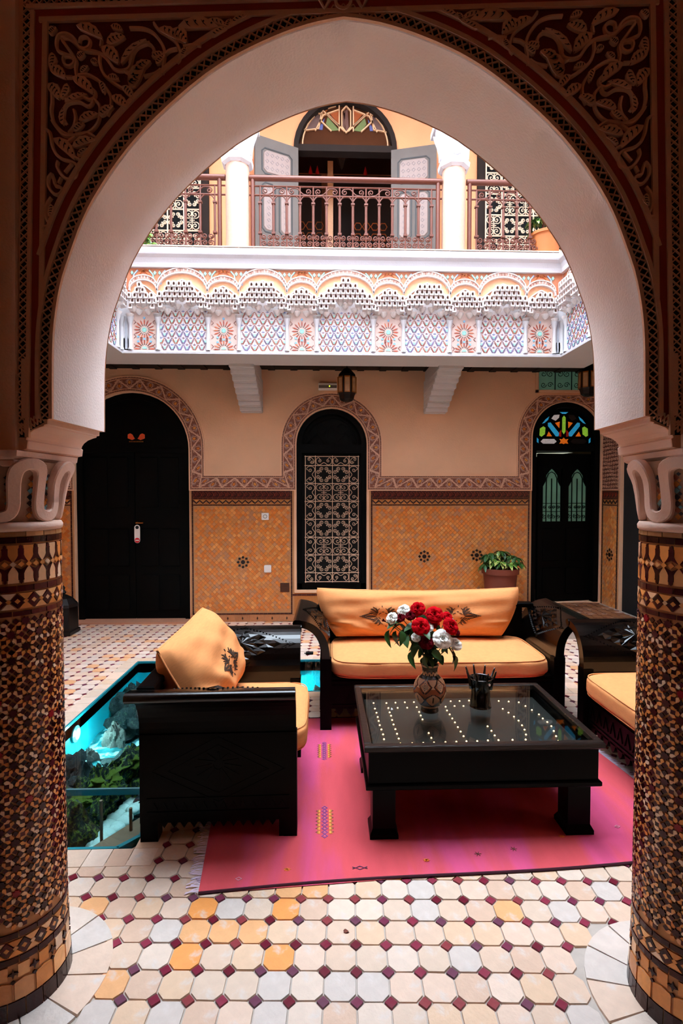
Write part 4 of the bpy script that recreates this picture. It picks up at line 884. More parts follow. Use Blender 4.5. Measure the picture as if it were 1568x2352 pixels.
gp([(1290, 945), (1310, 945), (1304, 949), (1296, 949)], 'glass_blue')
m = M(); m.prism([(-.345, 1.815), (.15, 1.822), (-.345, 1.765)], lambda u, v, h: (u, .17-h, v), 0, .01); m.build('transom_gap_light', 'gap_light', t)  # glowing wedge stands in for light through the door gap
lf = empty('door_leaf', (.36, .11, 0), radians(8), parent=t)
m = M(); m.box(-.70, 0, 0, .045, .01, .98); m.box(-.70, -.64, 0, .045, .98, 1.80); m.box(-.06, 0, 0, .045, .98, 1.80); m.box(-.38, -.30, 0, .045, .98, 1.80); m.box(-.70, 0, 0, .045, 1.62, 1.80)
for z0, z1 in ((.1, .42), (.5, .9)):
    for a in (-.64, -.33): m.box(a, a+.25, -.014, 0, z0, z1, bev=.01)
m.build('leaf_panel', 'door_black', lf)
for a in (-.64, -.30):
    m = M(); m.box(a, a+.24, .02, .03, .98, 1.62); m.build('leaf_pane', 'green_glow', lf); g = M(); f = lambda u, v, h: (a+u, .018-h, v)
    for x in (.05, .12, .19): g.ribbon([(x, .98), (x, 1.5)], .010, f, 0, .01)
    for z in (1.10, 1.2): g.ribbon([(0, z), (.24, z)], .007, f, 0, .01)
    for x in (.03, .1, .15, .21):
        g.ribbon(spiral(x, 1.15, .022, 0, 1.3, .2, 12), .005, f, 0, .01); g.ribbon(spiral(x, 1.04, .03, 2, 1.3, .2, 12), .005, f, 0, .01)
    g.ribbon([(.05, 1.5), (.08, 1.56), (.12, 1.58), (.16, 1.56), (.19, 1.5)], .008, f, 0, .01)
    for q in ((-1), 1): g.prism([(.12+q*.12, 1.62), (.12+q*.12, 1.40), (.12+q*.085, 1.46), (.12+q*.075, 1.54), (.12+q*.03, 1.595), (.12, 1.62)][::q], f, 0, .014)
    g.build('pane_grille', 'door_black', lf)
# small window above door_2
t = empty('window_2', (2.86, YB, 2.88), kind='structure')
m = M(); fr_ = .02; m.box(-.33, .33, -.03, .0, -.16, -.13); m.box(-.33, .33, -.03, 0, .13, .16); m.box(-.33, -.30, -.03, 0, -.16, .16); m.box(.30, .33, -.03, 0, -.16, .16); m.build('window_frame', 'back_plaster', t)
m = M(); m.box(-.30, .30, -.006, -.002, -.13, .13); m.build('pane', 'green_glow', t)
g = M()
for x in (-.3, -.1, .1, .3): g.tube([(x, -.02, -.13), (x, -.02, .13)], .006, 5)
for x in (-.2, 0, .2):
    for s in (-1, 1): g.tube([(a, -.02, b) for a, b in spiral(x+s*.04, -.07, .035, 0, 1.3, .2, 14, s)], .004, 5); g.tube([(a, -.02, b) for a, b in spiral(x+s*.04, .06, .04, 2, 1.3, .2, 14, s)], .004, 5)
g.build('scroll_grille', 'black_wood', t)
# black backing boxes added behind the openings to block the sky
m = M(); m.box(-3.7, 4.2, 7.6, 7.7, -.1, 3.0); m.box(-3.8, -3.7, YB, 7.7, -.1, 3.0); m.box(4.2, 4.3, YB, 7.7, -.1, 3.0); m.box(-3.8, 4.3, YB+.2, 7.7, 2.98, 3.04); m.box(-3.8, 4.3, YB+.2, 7.7, -.12, 0); m.box(.9, 1.0, YB+.02, 7.7, 0, 3); m.build('wall_back.001', 'black_void', kind='structure')
# ------------------------------------------------------------------ side walls, ceilings
wl = M(); wl.box(-3.6, -3.42, 1.7, 6.5, 0, 3.0); wl_ = wl.build('wall_left', 'back_plaster', kind='structure')
wr = M(); wr.box(3.36, 3.6, 5.91, YB+.9, 0, 3.0); wr.box(3.36, 3.6, 1.7, 4.7, 0, 3.0); wr.box(3.36, 3.6, 4.7, 5.91, 2.5, 3.0); wr_ = wr.build('wall_right', 'back_plaster', kind='structure')
for z0, z1 in ((1.555, 2.2),):      # carved plaster on the pier beside door_2
    m = M(); T = xf((3.36, 6.30, 0), -pi/2); mpz = lambda u, v, h: T((u, -h, v)); m.ribbon([(0.0, 1.565), (0.0, 2.5), (.38, 2.5), (.38, 1.565)], .02, mpz, 0, .014, c=lin('#dfb096'), closed=True); m.prism([(0, 1.56), (.38, 1.56), (.38, 2.5), (0, 2.5)], mpz, 0, .003, c=lin('#6e3f30'))
    for i in range(8):
        for j in range(20): cx_, cz_ = .03+.045*i, 1.60+.045*j; m.ribbon(spiral(cx_, cz_, .02, i+j, 1, .2, 8), .005, mpz, .003, .010, c=jit(lin('#c99a80'), .15))
    m.build('carved_ornament', 'vpaint', wr_)
m = M(); m.box(3.40, 3.55, 4.705, 5.905, 0, 2.495); m.build('passage_shade', 'black_void', wr_)  # black slab fills the opening, painting the darkness of the passage
ce = M()
ce.box(-3.6, 3.9, 5.48, 6.5, 2.97, 3.05); ce.box(-3.6, -2.26, 1.7, 5.5, 2.97, 3.05); ce.box(2.66, 3.9, 1.7, 5.5, 2.97, 3.05); cg = ce.build('ceiling', 'dark_frame', kind='structure')  # ceiling coloured dark to give the shadow strip above the wall
m = M()
for i in range(28): x = -3.5+.26*i; m.box(x, x+.08, 5.5, 6.28, 2.955, 2.97)
m.build('ceiling_beam', 'dark_frame', cg, kind='stuff')
# camera-side room
rm = M(); rm.box(-3.3, -3.1, -2.6, 1.55, 0, 3.4); rm.box(3.1, 3.3, -2.6, 1.6, 0, 3.4); rm.box(-3.3, 3.3, -2.7, -2.5, 0, 3.4); rm.build('wall_side', 'room_plaster', kind='structure')
m = M(); m.box(-4.3, 4.3, -2.7, 1.75, 3.4, 3.6); m.build('ceiling.001', 'room_plaster', kind='structure')
# ------------------------------------------------------------------ first floor gallery
GX_0, GX_1, GY0, GY1 = -1.90, 2.31, 1.75, 5.10
gal = M()
# soffit ring + edge beam (open towards the sky inside the rectangle)
for b in ((GX_0-.42, GX_1+.42, GY1, GY1+.42), (GX_0-.42, GX_0, GY0, GY1), (GX_1, GX_1+.42, GY0, GY1)): gal.box(b[0], b[1], b[2], b[3], 2.83, 2.97)
for b in ((-3.6, 3.9, GY1+.02, 6.5), (-3.6, GX_0-.02, GY0, GY1+.02), (GX_1+.02, 3.9, GY0, GY1+.02)): gal.box(b[0], b[1], b[2], b[3], 3.05, 3.775)
trim = gal.build('trim_1', 'plaster_white', kind='structure')
m = M()
def ring(m, out, z0, z1, mid=None):
    # moulding running round the courtyard edge (three sides); out = projection inwards
    x0, x1, y1 = GX_0, GX_1, GY1
    for (o0, za), (o1, zb) in zip(out, out[1:]):
        P = lambda o, z: [(x0+o, GY0, z), (x0+o, y1-o, z), (x1-o, y1-o, z), (x1-o, GY0, z)]
        a, b = P(o0, za), P(o1, zb); m.add(a+b, [(i, i+1, 4+i+1, 4+i) for i in range(3)])
ring(m, [(-.02, 2.825), (.028, 2.825), (.03, 2.84), (.012, 2.846), (.012, 2.858), (-.02, 2.862)], 0, 0); m.build('edge_fillet', 'plaster_white', trim)
m = M(); ring(m, [(-.02, 3.618), (.035, 3.62), (.04, 3.66), (.055, 3.70), (.085, 3.722), (.09, 3.735), (.09, 3.778), (.085, 3.785), (-.3, 3.787)], 0, 0); m.build('cornice', 'plaster_white', trim)
m = M()
for i in range(30):
    x = GX_0+(GX_1-GX_0)*i/30; m.box(x+.002, x+.138, GY1-.095, GY1+.1, 3.787, 3.797, c=jit(lin('#dcc0a8'), .06))
m.build('ledge_tile', 'vpaint', trim, kind='stuff')
# frieze: one run = list of column positions; n narrow / w wide bays
MC_ = ['#b5533a', '#a04a3c', '#c7714e']; BL = '#6c84b8'; MT = '#9fd6c8'; CRM = lin('#dcd2d0')
def cellmesh():
    m = M(); W_, H_, D_ = .0215, .027, .05; n = 10
    A = [(-.0095, -.014)]+[(-.0105*cos(pi*i/n), .000+.0175*sin(pi*i/n)*(1-.35*abs(cos(pi*i/n)))) for i in range(n+1)]+[(.0095, -.014)]
    k = len(A)
    R = []
    for (x, z) in A: s = max(abs(x)/W_, abs(z)/H_) or 1; R.append((x/s, z/s))
    m.add([(x, -D_, z) for x, z in A]+[(x, -D_, z) for x, z in R], [(i, (i+1) % k, k+(i+1) % k, k+i) for i in range(k)], c=CRM)
    m.add([(x, -D_, z) for x, z in A]+[(x*.55, -D_+.03, z*.6+.002) for x, z in A], [(i, i+1, k+i+1, k+i) for i in range(k-1)]+[(k-1, 0, k, 2*k-1), tuple(range(k, 2*k))], c=lin('#b99888'))
    m.add([(x, -D_, z) for x, z in R]+[(x, 0, z-.012) for x, z in R], [(i, (i+1) % k, k+(i+1) % k, k+i) for i in range(k)], c=CRM)
    return m
cell0 = cellmesh(); cellme = cell0.mesh('muqarnas_cell', 'vpaint')
cupm = M(); cupm.add(*(lambda n: ([(r*cos(pi*i/n), -r*sin(pi*i/n), z) for r, z in ((.036, .014), (.038, .007), (.031, -.008), (.020, -.024), (.006, -.036)) for i in range(n+1)], [(q*(n+1)+i, q*(n+1)+i+1, (q+1)*(n+1)+i+1, (q+1)*(n+1)+i) for q in range(4) for i in range(n)]+[tuple(range(n+1))]))(8), c=lin('#e6dedb'))
cupme = cupm.mesh('muqarnas_cup', 'vpaint', smooth=35)
cnt = [300, 300]
def frieze(T, rz, xs_, parent, parts):
    mp = lambda u, v, h: T((u, -h, v))
    fl_ = M(); st = M(); L0, L1 = xs_[0], xs_[-1]; mc = M(); ring_ = M()
    for i, x in enumerate(xs_):
        c = M(); c.T = T; c.lathe([(.023, 2.86), (.023, 2.875), (.017, 2.885), (.017, 3.10), (.022, 3.115), (.03, 3.15), (.034, 3.17)], 10, (x, -.008), zo=0); c.build('colonnette', 'plaster_white', parent, smooth=40)
    for i in range(len(xs_)-1):
        a, b = xs_[i], xs_[i+1]; xc = (a+b)/2; hw = (b-a)/2; wide = hw > .18
        if hw < .09: # plain niche
            fl_.prism([(a+.03, 2.87), (b-.03, 2.87), (b-.03, 3.12), (xc, 3.17), (a+.03, 3.12)], mp, 0, .004, c=lin('#b8bcc4')); continue
        fl_.prism([(a, 2.86), (b, 2.86), (b, 3.34), (a, 3.34)], mp, 0, .002, c=lin('#d6cdcc' if wide else '#d2b6aa'))
        if wide:
            nx = max(3, round((b-a-.05)/.075)); dx = (b-a-.05)/nx; nz = 6
            for r in range(nz):
                for q in range(nx+(r % 2)):
                    x = a+.025+dx*(q+(.5 if not r % 2 else 0)); z = 2.885+.062*r
                    if x < a+.02 or x > b-.02: continue
                    col = lin(random.choice(['#a04a34', '#b5654a']) if r > 3 or random.random() < .3 else random.choice(['#7d6a9a', '#6a5a80', '#96606a']))
                    st.ribbon([(x-dx*.48, z+.030), (x-dx*.30, z+.014), (x-dx*.16, z-.012), (x, z-.022), (x+dx*.16, z-.012), (x+dx*.30, z+.014), (x+dx*.48, z+.030)], .0042, mp, .001, .006, c=col)
                    st.ribbon([(x-dx*.42, z+.012), (x-dx*.26, z-.006), (x-dx*.14, z-.026)], .0034, mp, .001, .006, c=col); st.ribbon([(x+dx*.42, z+.012), (x+dx*.26, z-.006), (x+dx*.14, z-.026)], .0034, mp, .001, .006, c=col)
                    st.prism([(x-.013, z+.012), (x-.008, z-.008), (x, z-.014), (x+.008, z-.008), (x+.013, z+.012), (x, z+.004)], mp, .001, .007, c=jit(lin(MT), .08))
                    st.prism([(x, z+.020), (x+.0045, z+.030), (x, z+.042), (x-.0045, z+.030)], mp, .001, .006, c=lin(random.choice([BL, '#8c4a44'])))
                    for s in (-1, 1): st.prism([(x+s*.010+.0035*cos(w*pi/2), z+.030+.0035*sin(w*pi/2)) for w in range(4)], mp, .001, .006, c=lin('#4c5aa8'))
        else:
            for zc in (3.05, 2.885-.012):
                n = 16; R = min(.088, hw*.80)
                for q in range(n):
                    A = 2*pi*q/n; ca, sa = cos(A), sin(A)
                    for r0, r1, w_, col in ((.58, .98, .0085, random.choice(MC_)), (.42, .54, .005, '#5d4038')):
                        P = [(xc+R*(r0*ca)-w_*.5*sa, zc+R*r0*sa+w_*.5*ca), (xc+R*(r1*.8+r0*.2)*ca-w_*.7*sa, zc+R*(r1*.8+r0*.2)*sa+w_*.7*ca), (xc+R*r1*1.12*ca, zc+R*r1*1.12*sa), (xc+R*(r1*.8+r0*.2)*ca+w_*.7*sa, zc+R*(r1*.8+r0*.2)*sa-w_*.7*ca), (xc+R*(r0*ca)+w_*.5*sa, zc+R*r0*sa-w_*.5*ca)]
                        if min(p[1] for p in P) > 2.862: st.prism(P[::-1], mp, .001, .006, c=jit(lin(col), .15))
                if zc > 2.9:
                    st.prism([(xc+.022*cos(q*pi/6), zc+.022*sin(q*pi/6)) for q in range(12)], mp, .001, .007, c=lin(MT))
                    for q in range(8): st.prism([(xc+.013*cos(q*pi/4)+.003*cos(w*pi/2), zc+.013*sin(q*pi/4)+.003*sin(w*pi/2)) for w in range(4)], mp, .007, .008, c=lin('#3f8f9a'))
                else: st.prism([(xc+.022*cos(q*pi/8), max(2.862, zc+.022*sin(q*pi/8))) for q in range(9)], mp, .001, .007, c=lin(MT))
            for dx_, z in ((-.058, 2.985), (.058, 2.985), (0, 2.965), (-.058, 2.94), (.058, 2.94), (0, 3.16)): st.prism([(xc+dx_+.011*cos(q*pi/4+.39), z+.011*sin(q*pi/4+.39)) for q in range(8)], mp, .001, .007, c=lin('#7fb6d8'))
            for dx_ in (-.028, .028): 
                for dz in (-.012, 0, .012): st.prism([(xc+dx_-.012, 2.964+dz), (xc+dx_, 2.968+dz), (xc+dx_+.012, 2.964+dz), (xc+dx_, 2.960+dz)], mp, .001, .006, c=lin('#8c4038'))
            for z in (3.12, 2.99, 2.90): 
                for s in (-1, 1): st.ribbon([(xc+s*(hw-.03), z-.02), (xc+s*(hw-.05), z), (xc+s*(hw-.03), z+.02)], .004, mp, .001, .006, c=lin('#7c4238'))
        apex = 3.50 if wide else 3.445; zt = lambda d: apex-(apex-3.345)*abs(d/hw)**1.25; zb = lambda d: 3.165+(.115 if wide else .06)*(1-abs(d/hw))
        n = max(4, int(2*hw/.044)); dx = 2*hw/n
        for q in range(n):
            for r in range(8):
                d = -hw+dx*(q+.5+(.5 if r % 2 else 0)); z = apex-.026-.043*r
                if abs(d) > hw*1.01 or z > zt(d)-.018 or z < zb(d)+.055: continue
                out = .012+.30*(z-3.17)
                if parts and cnt[0] > 0:
                    cnt[0] -= 1; o = link('muqarnas_cell', cellme, parent, T((a+hw+d, -out, z)), (0, 0, rz))
                else:
                    mc.T = lambda p, u=a+hw+d, o_=out, z_=z: T((u+p[0], p[1]-o_, z_+p[2])); mc.add(list(cell0.v), cell0.f, [k for k in cell0.c])
        nc = max(3, round(2*hw/.085))
        for q in range(nc+1):
            d = -hw+2*hw*q/nc
            for lv in (0, 1):
                dd = d+(hw/nc if lv else 0)
                if lv and q == nc: continue
                z = zb(dd)+.012+(.042 if lv else 0); out = .014+.022*lv
                mc.T = lambda p, u=a+hw+dd, o_=out, z_=z: T((u+p[0], p[1]-o_, z_+p[2])); mc.add(list(cupm.v), cupm.f, [k for k in cupm.c])
        # arch mouldings above, plain peach band between
        atop = 3.575 if wide else 3.505; P = [(xc-hw*cos(pi*k/16), 3.405+(atop-3.405)*sin(pi*k/16)) for k in range(17)]
        fl_.add([mp(x, z, .006) for x, z in P]+[mp(x, max(3.33, zt(x-xc)-.02), .006) for x, z in P], [(k, k+1, 18+k, 17+k) for k in range(16)], c=lin('#ecae82'))
        ring_.ribbon([(x, z) for x, z in P], .012, mp, 0, .035, c=lin('#d2c8c6')); ring_.ribbon([(x, z+.026) for x, z in P], .030, mp, 0, .022, c=lin('#c49c8c')); ring_.ribbon([(x, z+.045) for x, z in P], .010, mp, 0, .03, c=lin('#d6c2b8'))
        nst = 22 if wide else 14
        for k in range(nst):
            A = pi*(k+.5)/nst; x, z = xc-hw*cos(A), 3.431+(atop-3.405)*sin(A); nx_, nz_ = -cos(A)*.7, 1; L = hypot(nx_, nz_); nx_, nz_ = nx_/L, nz_/L
            ring_.ribbon([(x-nx_*.010, z-nz_*.010), (x+nx_*.010, z+nz_*.010)], .007, mp, .02, .027, c=lin(random.choice(['#f4e8e0', '#a56a58', '#f4e8e0'])))
        ring_.ribbon([(xc+hw*.98*-cos(pi*k/24), zt(hw*.98*-cos(pi*k/24))+.010) for k in range(25)], .010, mp, 0, .03, c=lin('#d8d2d2'))
        # painted spandrel
        for s in (-1, 1):
            x = xc+s*hw
            st.ribbon([(x-s*.02, 3.49), (x-s*.05, 3.53), (x-s*.10, 3.58), (x-s*.17, 3.605)], .010, mp, .004, .012, c=lin('#d6783a')); st.ribbon([(x-s*.03, 3.47), (x-s*.04, 3.56), (x-s*.075, 3.60)], .012, mp, .004, .013, c=lin(random.choice([MT, '#a9c4e4']))); st.prism([(x-s*.022, 3.555), (x-s*.036, 3.575), (x-s*.022, 3.595), (x-s*.008, 3.575)], mp, .004, .013, c=lin(MT))
            st.ribbon(spiral(x-s*.11, 3.59, .016, 0, 1.2, .2, 10), .006, mp, .004, .012, c=lin('#c9653a'))
    fl_.prism([(L0, 3.34), (L1, 3.34), (L1, 3.625), (L0, 3.625)], mp, 0, .003, c=lin('#cf8460'))
    fl_.build('frieze_ground', 'vpaint', parent); st.build('painted_stucco', 'vpaint', parent, kind='stuff'); mc.T = None
    if mc.v: mc.build('muqarnas_cups', 'vpaint', parent, kind='stuff')
    ring_.build('arch_moulding', 'vpaint', parent)
XS = [-1.885, -1.802, -1.547, -1.081, -.791, -.34, -.06, .478, .766, 1.209, 1.491, 1.943, 2.224, 2.30]
frieze(xf((0, GY1, 0)), 0, XS, trim, True)
YS = [0, .09, .55, .83, 1.29, 1.57, 2.03, 2.31, 2.77, 3.0]
frieze(xf((GX_1, GY1, 0), -pi/2), -pi/2, YS, trim, False)
frieze(xf((GX_0, GY1-3.0, 0), pi/2), pi/2, [3.0-y for y in YS][::-1], trim, False)
m = M(); m.box(GX_0-.03, GX_0, GY0, GY1, 2.86, 3.62); m.box(GX_1, GX_1+.03, GY0, GY1, 2.86, 3.62); m.box(GX_0, GX_1, GY1, GY1+.03, 2.86, 3.62); m.build('frieze_wall', 'plaster_white', trim)
# stepped brackets under the gallery
for xa, xb in ((-.955, -.705), (1.19, 1.445)):
    m = M(); n = 8
    for i in range(n):
        t0, t1 = i/n, (i+1)/n; y1 = YB; ya = YB-.02-.80*t0-.09; za = 2.46+.38*t0
        m.box(xa, xb, YB-.02-.80*t1-.02, YB, za+.006, za+.05, bev=.004)
        m.box(xa+.004, xb-.004, YB-.80*t1+.015, YB, za-.0, za+.01)
    m.box(xa+.015, xb-.015, YB-.82, YB, 2.83, 2.97); m.build('bracket', 'plaster_white', trim)
# ------------------------------------------------------------------ upper wall, door, windows
ZF = 3.78
DU = (.262, .585, 5.50, ZF)
m = M(); arched_wall(m, -4.0, 4.4, ZF, 6.6, YB, [DU])
for (x0, x1) in ((-2.35, -1.31), (1.805, 2.9)): pass
wu = m.build('wall_upper', 'peach', kind='structure')
m = M()
m.box(-4.0, -3.4, 1.7, 6.4, ZF, 6.6) ; m.box(3.8, 4.4, 1.7, 6.4, ZF, 6.6); m.box(-4, 4.4, .3, .5, 3.8, 6.6); m.build('wall_upper.001', 'plaster_white', kind='structure')
m = M(); m.box(-4.2, 4.5, 5.02, 6.6, 6.6, 6.8); m.box(-4.2, GX_0, .2, 5.02, 6.6, 6.8); m.box(GX_1, 4.5, .2, 5.02, 6.6, 6.8); m.box(GX_0, GX_1, .2, 1.75, 6.6, 6.8); m.build('roof', 'plaster_white', kind='structure')
m = M()
for b in ((GX_0-.1, GX_1+.1, 5.0, 5.1), (GX_0-.1, GX_0, 1.7, 5.1), (GX_1, GX_1+.1, 1.7, 5.1), (GX_0, GX_1, 1.65, 1.75)): m.box(b[0], b[1], b[2], b[3], 6.3, 6.85)
m.build('wall_top', 'plaster_white', kind='structure')
m = M(); m.box(-4, 4.4, 1.74, 1.8, 3.0, 3.9); m.box(-4, 4.4, .3, 1.76, 3.6, 3.78); m.build('gallery_floor', 'plaster_white', trim)
# balcony door
t = empty('door_3', (DU[0], YB, ZF), kind='structure')
m = M(); arch_slab(m, 0, .60, DU[2]-ZF, 0, -.03, .10, rim=.055); m.box(-.56, .56, -.02, .10, 1.70, 1.775); m.build('door_frame', 'dark_frame', t)
m = M(); arch_slab(m, 0, .545, DU[2]-ZF, 1.76, .06, .08); m.build('fanlight_glass', 'fanlight_amber', t)
def fp(P, col, nm='stained_pane'):
    m = M(); K = .00516; m.prism([((x-796)*K+.012, (1137-y)*K*1.02+1.5-ZF) for x, y in P][::-1], lambda u, v, h: (u, .06-h, v), 0, .006, c=lin(col)); m.build(nm, 'vglaze', t)
for s in (1, -1):
    mr = lambda P: [(796+s*(x-796), y) for x, y in P][::s]
    fp(mr([(806, 256), (838, 254), (848, 268), (836, 277), (806, 268)]), '#4d6f96'); fp(mr([(853, 292), (878, 283), (893, 312), (885, 327), (862, 326), (855, 310)]), '#6a4f48'); fp(mr([(812, 326), (838, 298), (842, 312), (830, 328)]), '#6f7a48'); fp(mr([(790, 290), (799, 278), (802, 322), (796, 332)]) if s > 0 else [(794, 276), (790, 290), (786, 320), (792, 330)], '#6b4a40'); fp(mr([(845, 300), (852, 312), (860, 326), (850, 326)]), '#5a5f8f'); fp(mr([(812, 285), (834, 290), (812, 314)]), '#a0522a'); fp(mr([(838, 282), (850, 278), (848, 294)]), '#a0582c')
m = M(); K = .00516; L = lin('#e0a878')
cv = lambda x, y: ((x-796)*K+.012, (1137-y)*K*1.02+1.5-ZF)
for s in (1, -1):
    for P in ([(804, 250), (804, 270), (838, 280), (852, 268), (842, 252)], [(812, 270), (812, 330)], [(800, 330), (850, 285), (892, 285)], [(812, 283), (848, 296), (866, 330)], [(852, 290), (858, 325), (890, 330), (897, 312)], [(838, 252), (850, 270), (850, 296), (882, 280)], [(796, 275), (806, 286), (806, 320), (796, 333)], [(812, 318), (838, 294)], [(830, 330), (856, 306)]):
        m.ribbon([cv(796+s*(x-796), y) for x, y in P], .014, lambda u, v, h: (u, .055-h, v), 0, .02, c=L)
m.ribbon([(.5*cos(pi*i/24), 1.79+.5*sin(pi*i/24)) for i in range(25)], .014, lambda u, v, h: (u, .055-h, v), 0, .02, c=L); m.ribbon([(-.5, 1.79), (.5, 1.79)], .014, lambda u, v, h: (u, .055-h, v), 0, .02, c=L)
m.build('fanlight_tracery', 'vpaint', t)
def shutter(px_, s, ang, lb):
    g = empty('shutter', (px_, -.03, 0.02), 0, parent=t); g.rotation_euler = (0, 0, ang); W_ = .52; H_ = 1.70
    m = M(); X = lambda a, b: (min(s*a, s*b), max(s*a, s*b))
    m.box(*X(0, W_), -.0, .035, 0, H_); m.build('shutter_board', 'grey_wood', g)
    for a, b_, z0, z1 in ((.08, .44, 1.30, 1.58), (.08, .235, .66, 1.20), (.285, .44, .66, 1.20), (.08, .44, .16, .52)):
        q = M(); x0, x1 = X(a, b_)
        mp = lambda u, v, h: (u, -h, v); r = .035
        P = [(x0+r, z0), (x1-r, z0), (x1, z0+r), (x1, z1-r), (x1-r, z1), (x0+r, z1), (x0, z1-r), (x0, z0+r)]
        q.ribbon(P, .014, mp, -.001, .004, closed=True, c=lin('#241c1a')); q.prism([(x0+(.012 if u == x0 else .02 if u < (x0+x1)/2 else -.02 if u < x1 else -.012)+0, v+(.015 if v < (z0+z1)/2 else -.015)) if False else (u+(.018 if u < (x0+x1)/2 else -.018), v+(.018 if v < (z0+z1)/2 else -.018)) for u, v in P], mp, -.001, .007, c=lin('#947a70'), inset=.04)
        nx, nz = max(1, int((x1-x0-.06)/.06)), max(1, int((z1-z0-.06)/.06))
        for i in range(nx):
            for j in range(nz): xc_, zc_ = x0+.03+(x1-x0-.06)*(i+.5)/nx, z0+.03+(z1-z0-.06)*(j+.5)/nz; q.ribbon([(xc_+.02*cos(w*pi/2), zc_+.02*sin(w*pi/2)) for w in range(4)], .004, mp, .006, .009, closed=True, c=lin('#746668'))
        q.build('panel', 'vpaint', g)
    if s > 0: q = M(); q.box(.475, .50, -.03, 0, .22, .38, bev=.004); q.build('latch', 'lantern_metal', g)
shutter(-.545, -1, radians(26), ''); shutter(.53, 1, -radians(14), '')
# room behind the balcony door
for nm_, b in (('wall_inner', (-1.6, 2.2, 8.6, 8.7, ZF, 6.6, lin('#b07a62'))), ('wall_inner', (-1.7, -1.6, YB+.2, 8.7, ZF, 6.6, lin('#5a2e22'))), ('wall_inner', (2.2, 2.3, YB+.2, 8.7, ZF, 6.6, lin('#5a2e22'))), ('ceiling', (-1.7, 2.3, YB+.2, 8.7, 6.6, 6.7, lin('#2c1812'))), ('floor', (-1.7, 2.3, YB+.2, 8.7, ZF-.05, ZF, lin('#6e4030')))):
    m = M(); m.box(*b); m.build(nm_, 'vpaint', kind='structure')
m = M(); m.box(.06, .13, 6.9, 7.0, ZF, 5.75, c=lin('#b98256')); tag(m.build('door_post', 'vpaint'), 'tan wooden post inside the balcony doorway', 'post')
t2 = empty('pendant_lantern', (.25, 7.2, 6.24), label='dark pointed pendant lantern hanging inside the balcony doorway', cat='lantern')
m = M(); m.lathe([(.0, -.42), (.03, -.38), (.12, -.16), (.16, 0), (.14, .1), (.05, .2), (.012, .25)], 8); m.build('lantern_body', 'lantern_metal', t2); m = M(); m.tube([(0, 0, .24), (0, 0, .36)], .006, 6); m.build('chain', 'lantern_metal', t2)
for x, lb in ((-.18, 'small red figure on a cabinet in the balcony room, farther from the post'), (-.08, 'small red figure on a cabinet in the balcony room, next to the post'), (.62, 'lone small red ornament on the other cabinet of the balcony room')):
    m = M(); m.lathe([(.0, 0), (.04, 0), (.045, .05), (.02, .09), (.03, .13), (.012, .2), (0, .24)], 10); o = m.build('figurine', 'sign_red', loc=(x, 7.9, 6.06)); tag(o, lb, 'ornament')
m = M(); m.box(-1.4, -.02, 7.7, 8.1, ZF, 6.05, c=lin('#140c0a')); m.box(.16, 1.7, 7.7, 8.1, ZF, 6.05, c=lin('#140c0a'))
for i in range(6):
    for j in range(5):
        x0 = -.7+.13*i if i < 6 else 0; m.ribbon([(x0+.06*cos(w*pi/3), ZF+.95+.15*j+.06*sin(w*pi/3)) for w in range(6)], .012, lambda u, v, h: (u, 7.7-h, v), 0, .01, closed=True, c=lin('#a3602a'))
        if i < 4: m.ribbon([(.5+.12*i+.055*cos(w*pi/3), ZF+.95+.15*j+.055*sin(w*pi/3)) for w in range(6)], .012, lambda u, v, h: (u, 7.7-h, v), 0, .01, closed=True, c=lin('#b5652a'))
tag(m.build('cabinet', 'vpaint'), 'dark cabinet with orange lattice front inside the balcony room', 'cabinet')
# grilled windows either side
def side_window(x0, x1, n_):
    t = empty('window_%d' % n_, ((x0+x1)/2, YB, ZF), kind='structure'); w = (x1-x0)/2; H_ = 1.78
    m = M(); m.box(-w, -w+.09, -.05, 0, 0, H_); m.box(w-.09, w, -.05, 0, 0, H_); m.box(-w, w, -.05, 0, H_-.08, H_); m.box(-w, w, -.05, 0, 0, .05); m.build('window_frame', 'dark_frame', t)
    m = M(); m.box(-w+.09, w-.09, -.012, -.004, .05, H_-.08); m.build('pane', 'black_void', t)
    g = empty('scroll_grille', (0, -.07, 0), parent=t); nx = 5; c = (2*w-.18)/nx; m = M()
    for i in range(nx+1): m.tube([(-w+.09+c*i, 0, .02), (-w+.09+c*i, 0, H_-.06)], .009, 5)
    nz = 7; d = (H_-.1)/nz
    for j in range(nz+1): m.tube([(-w+.09, 0, .02+d*j), (w-.09, 0, .02+d*j)], .008, 5)
    m.build('grille_bar', 'cream_iron', g)
    A = scrollmesh(rosette(min(c, d)*1.02), .0055); B = scrollmesh(side_scroll(c*.95, d*.95), .006); B2 = scrollmesh(quad_scroll(c*.95, d*.95), .0055)
    for i in range(nx):
        for j in range(nz): tag(link('scroll', (A, B, B2, B)[(i+2*j) % 4 if i % 2 == 0 else 0 if j % 2 else 2], g, (-w+.09+c*(i+.5), 0, .02+d*(j+.5))), kind='stuff')
side_window(-2.42, -1.31, 3); side_window(1.805, 2.92, 4)
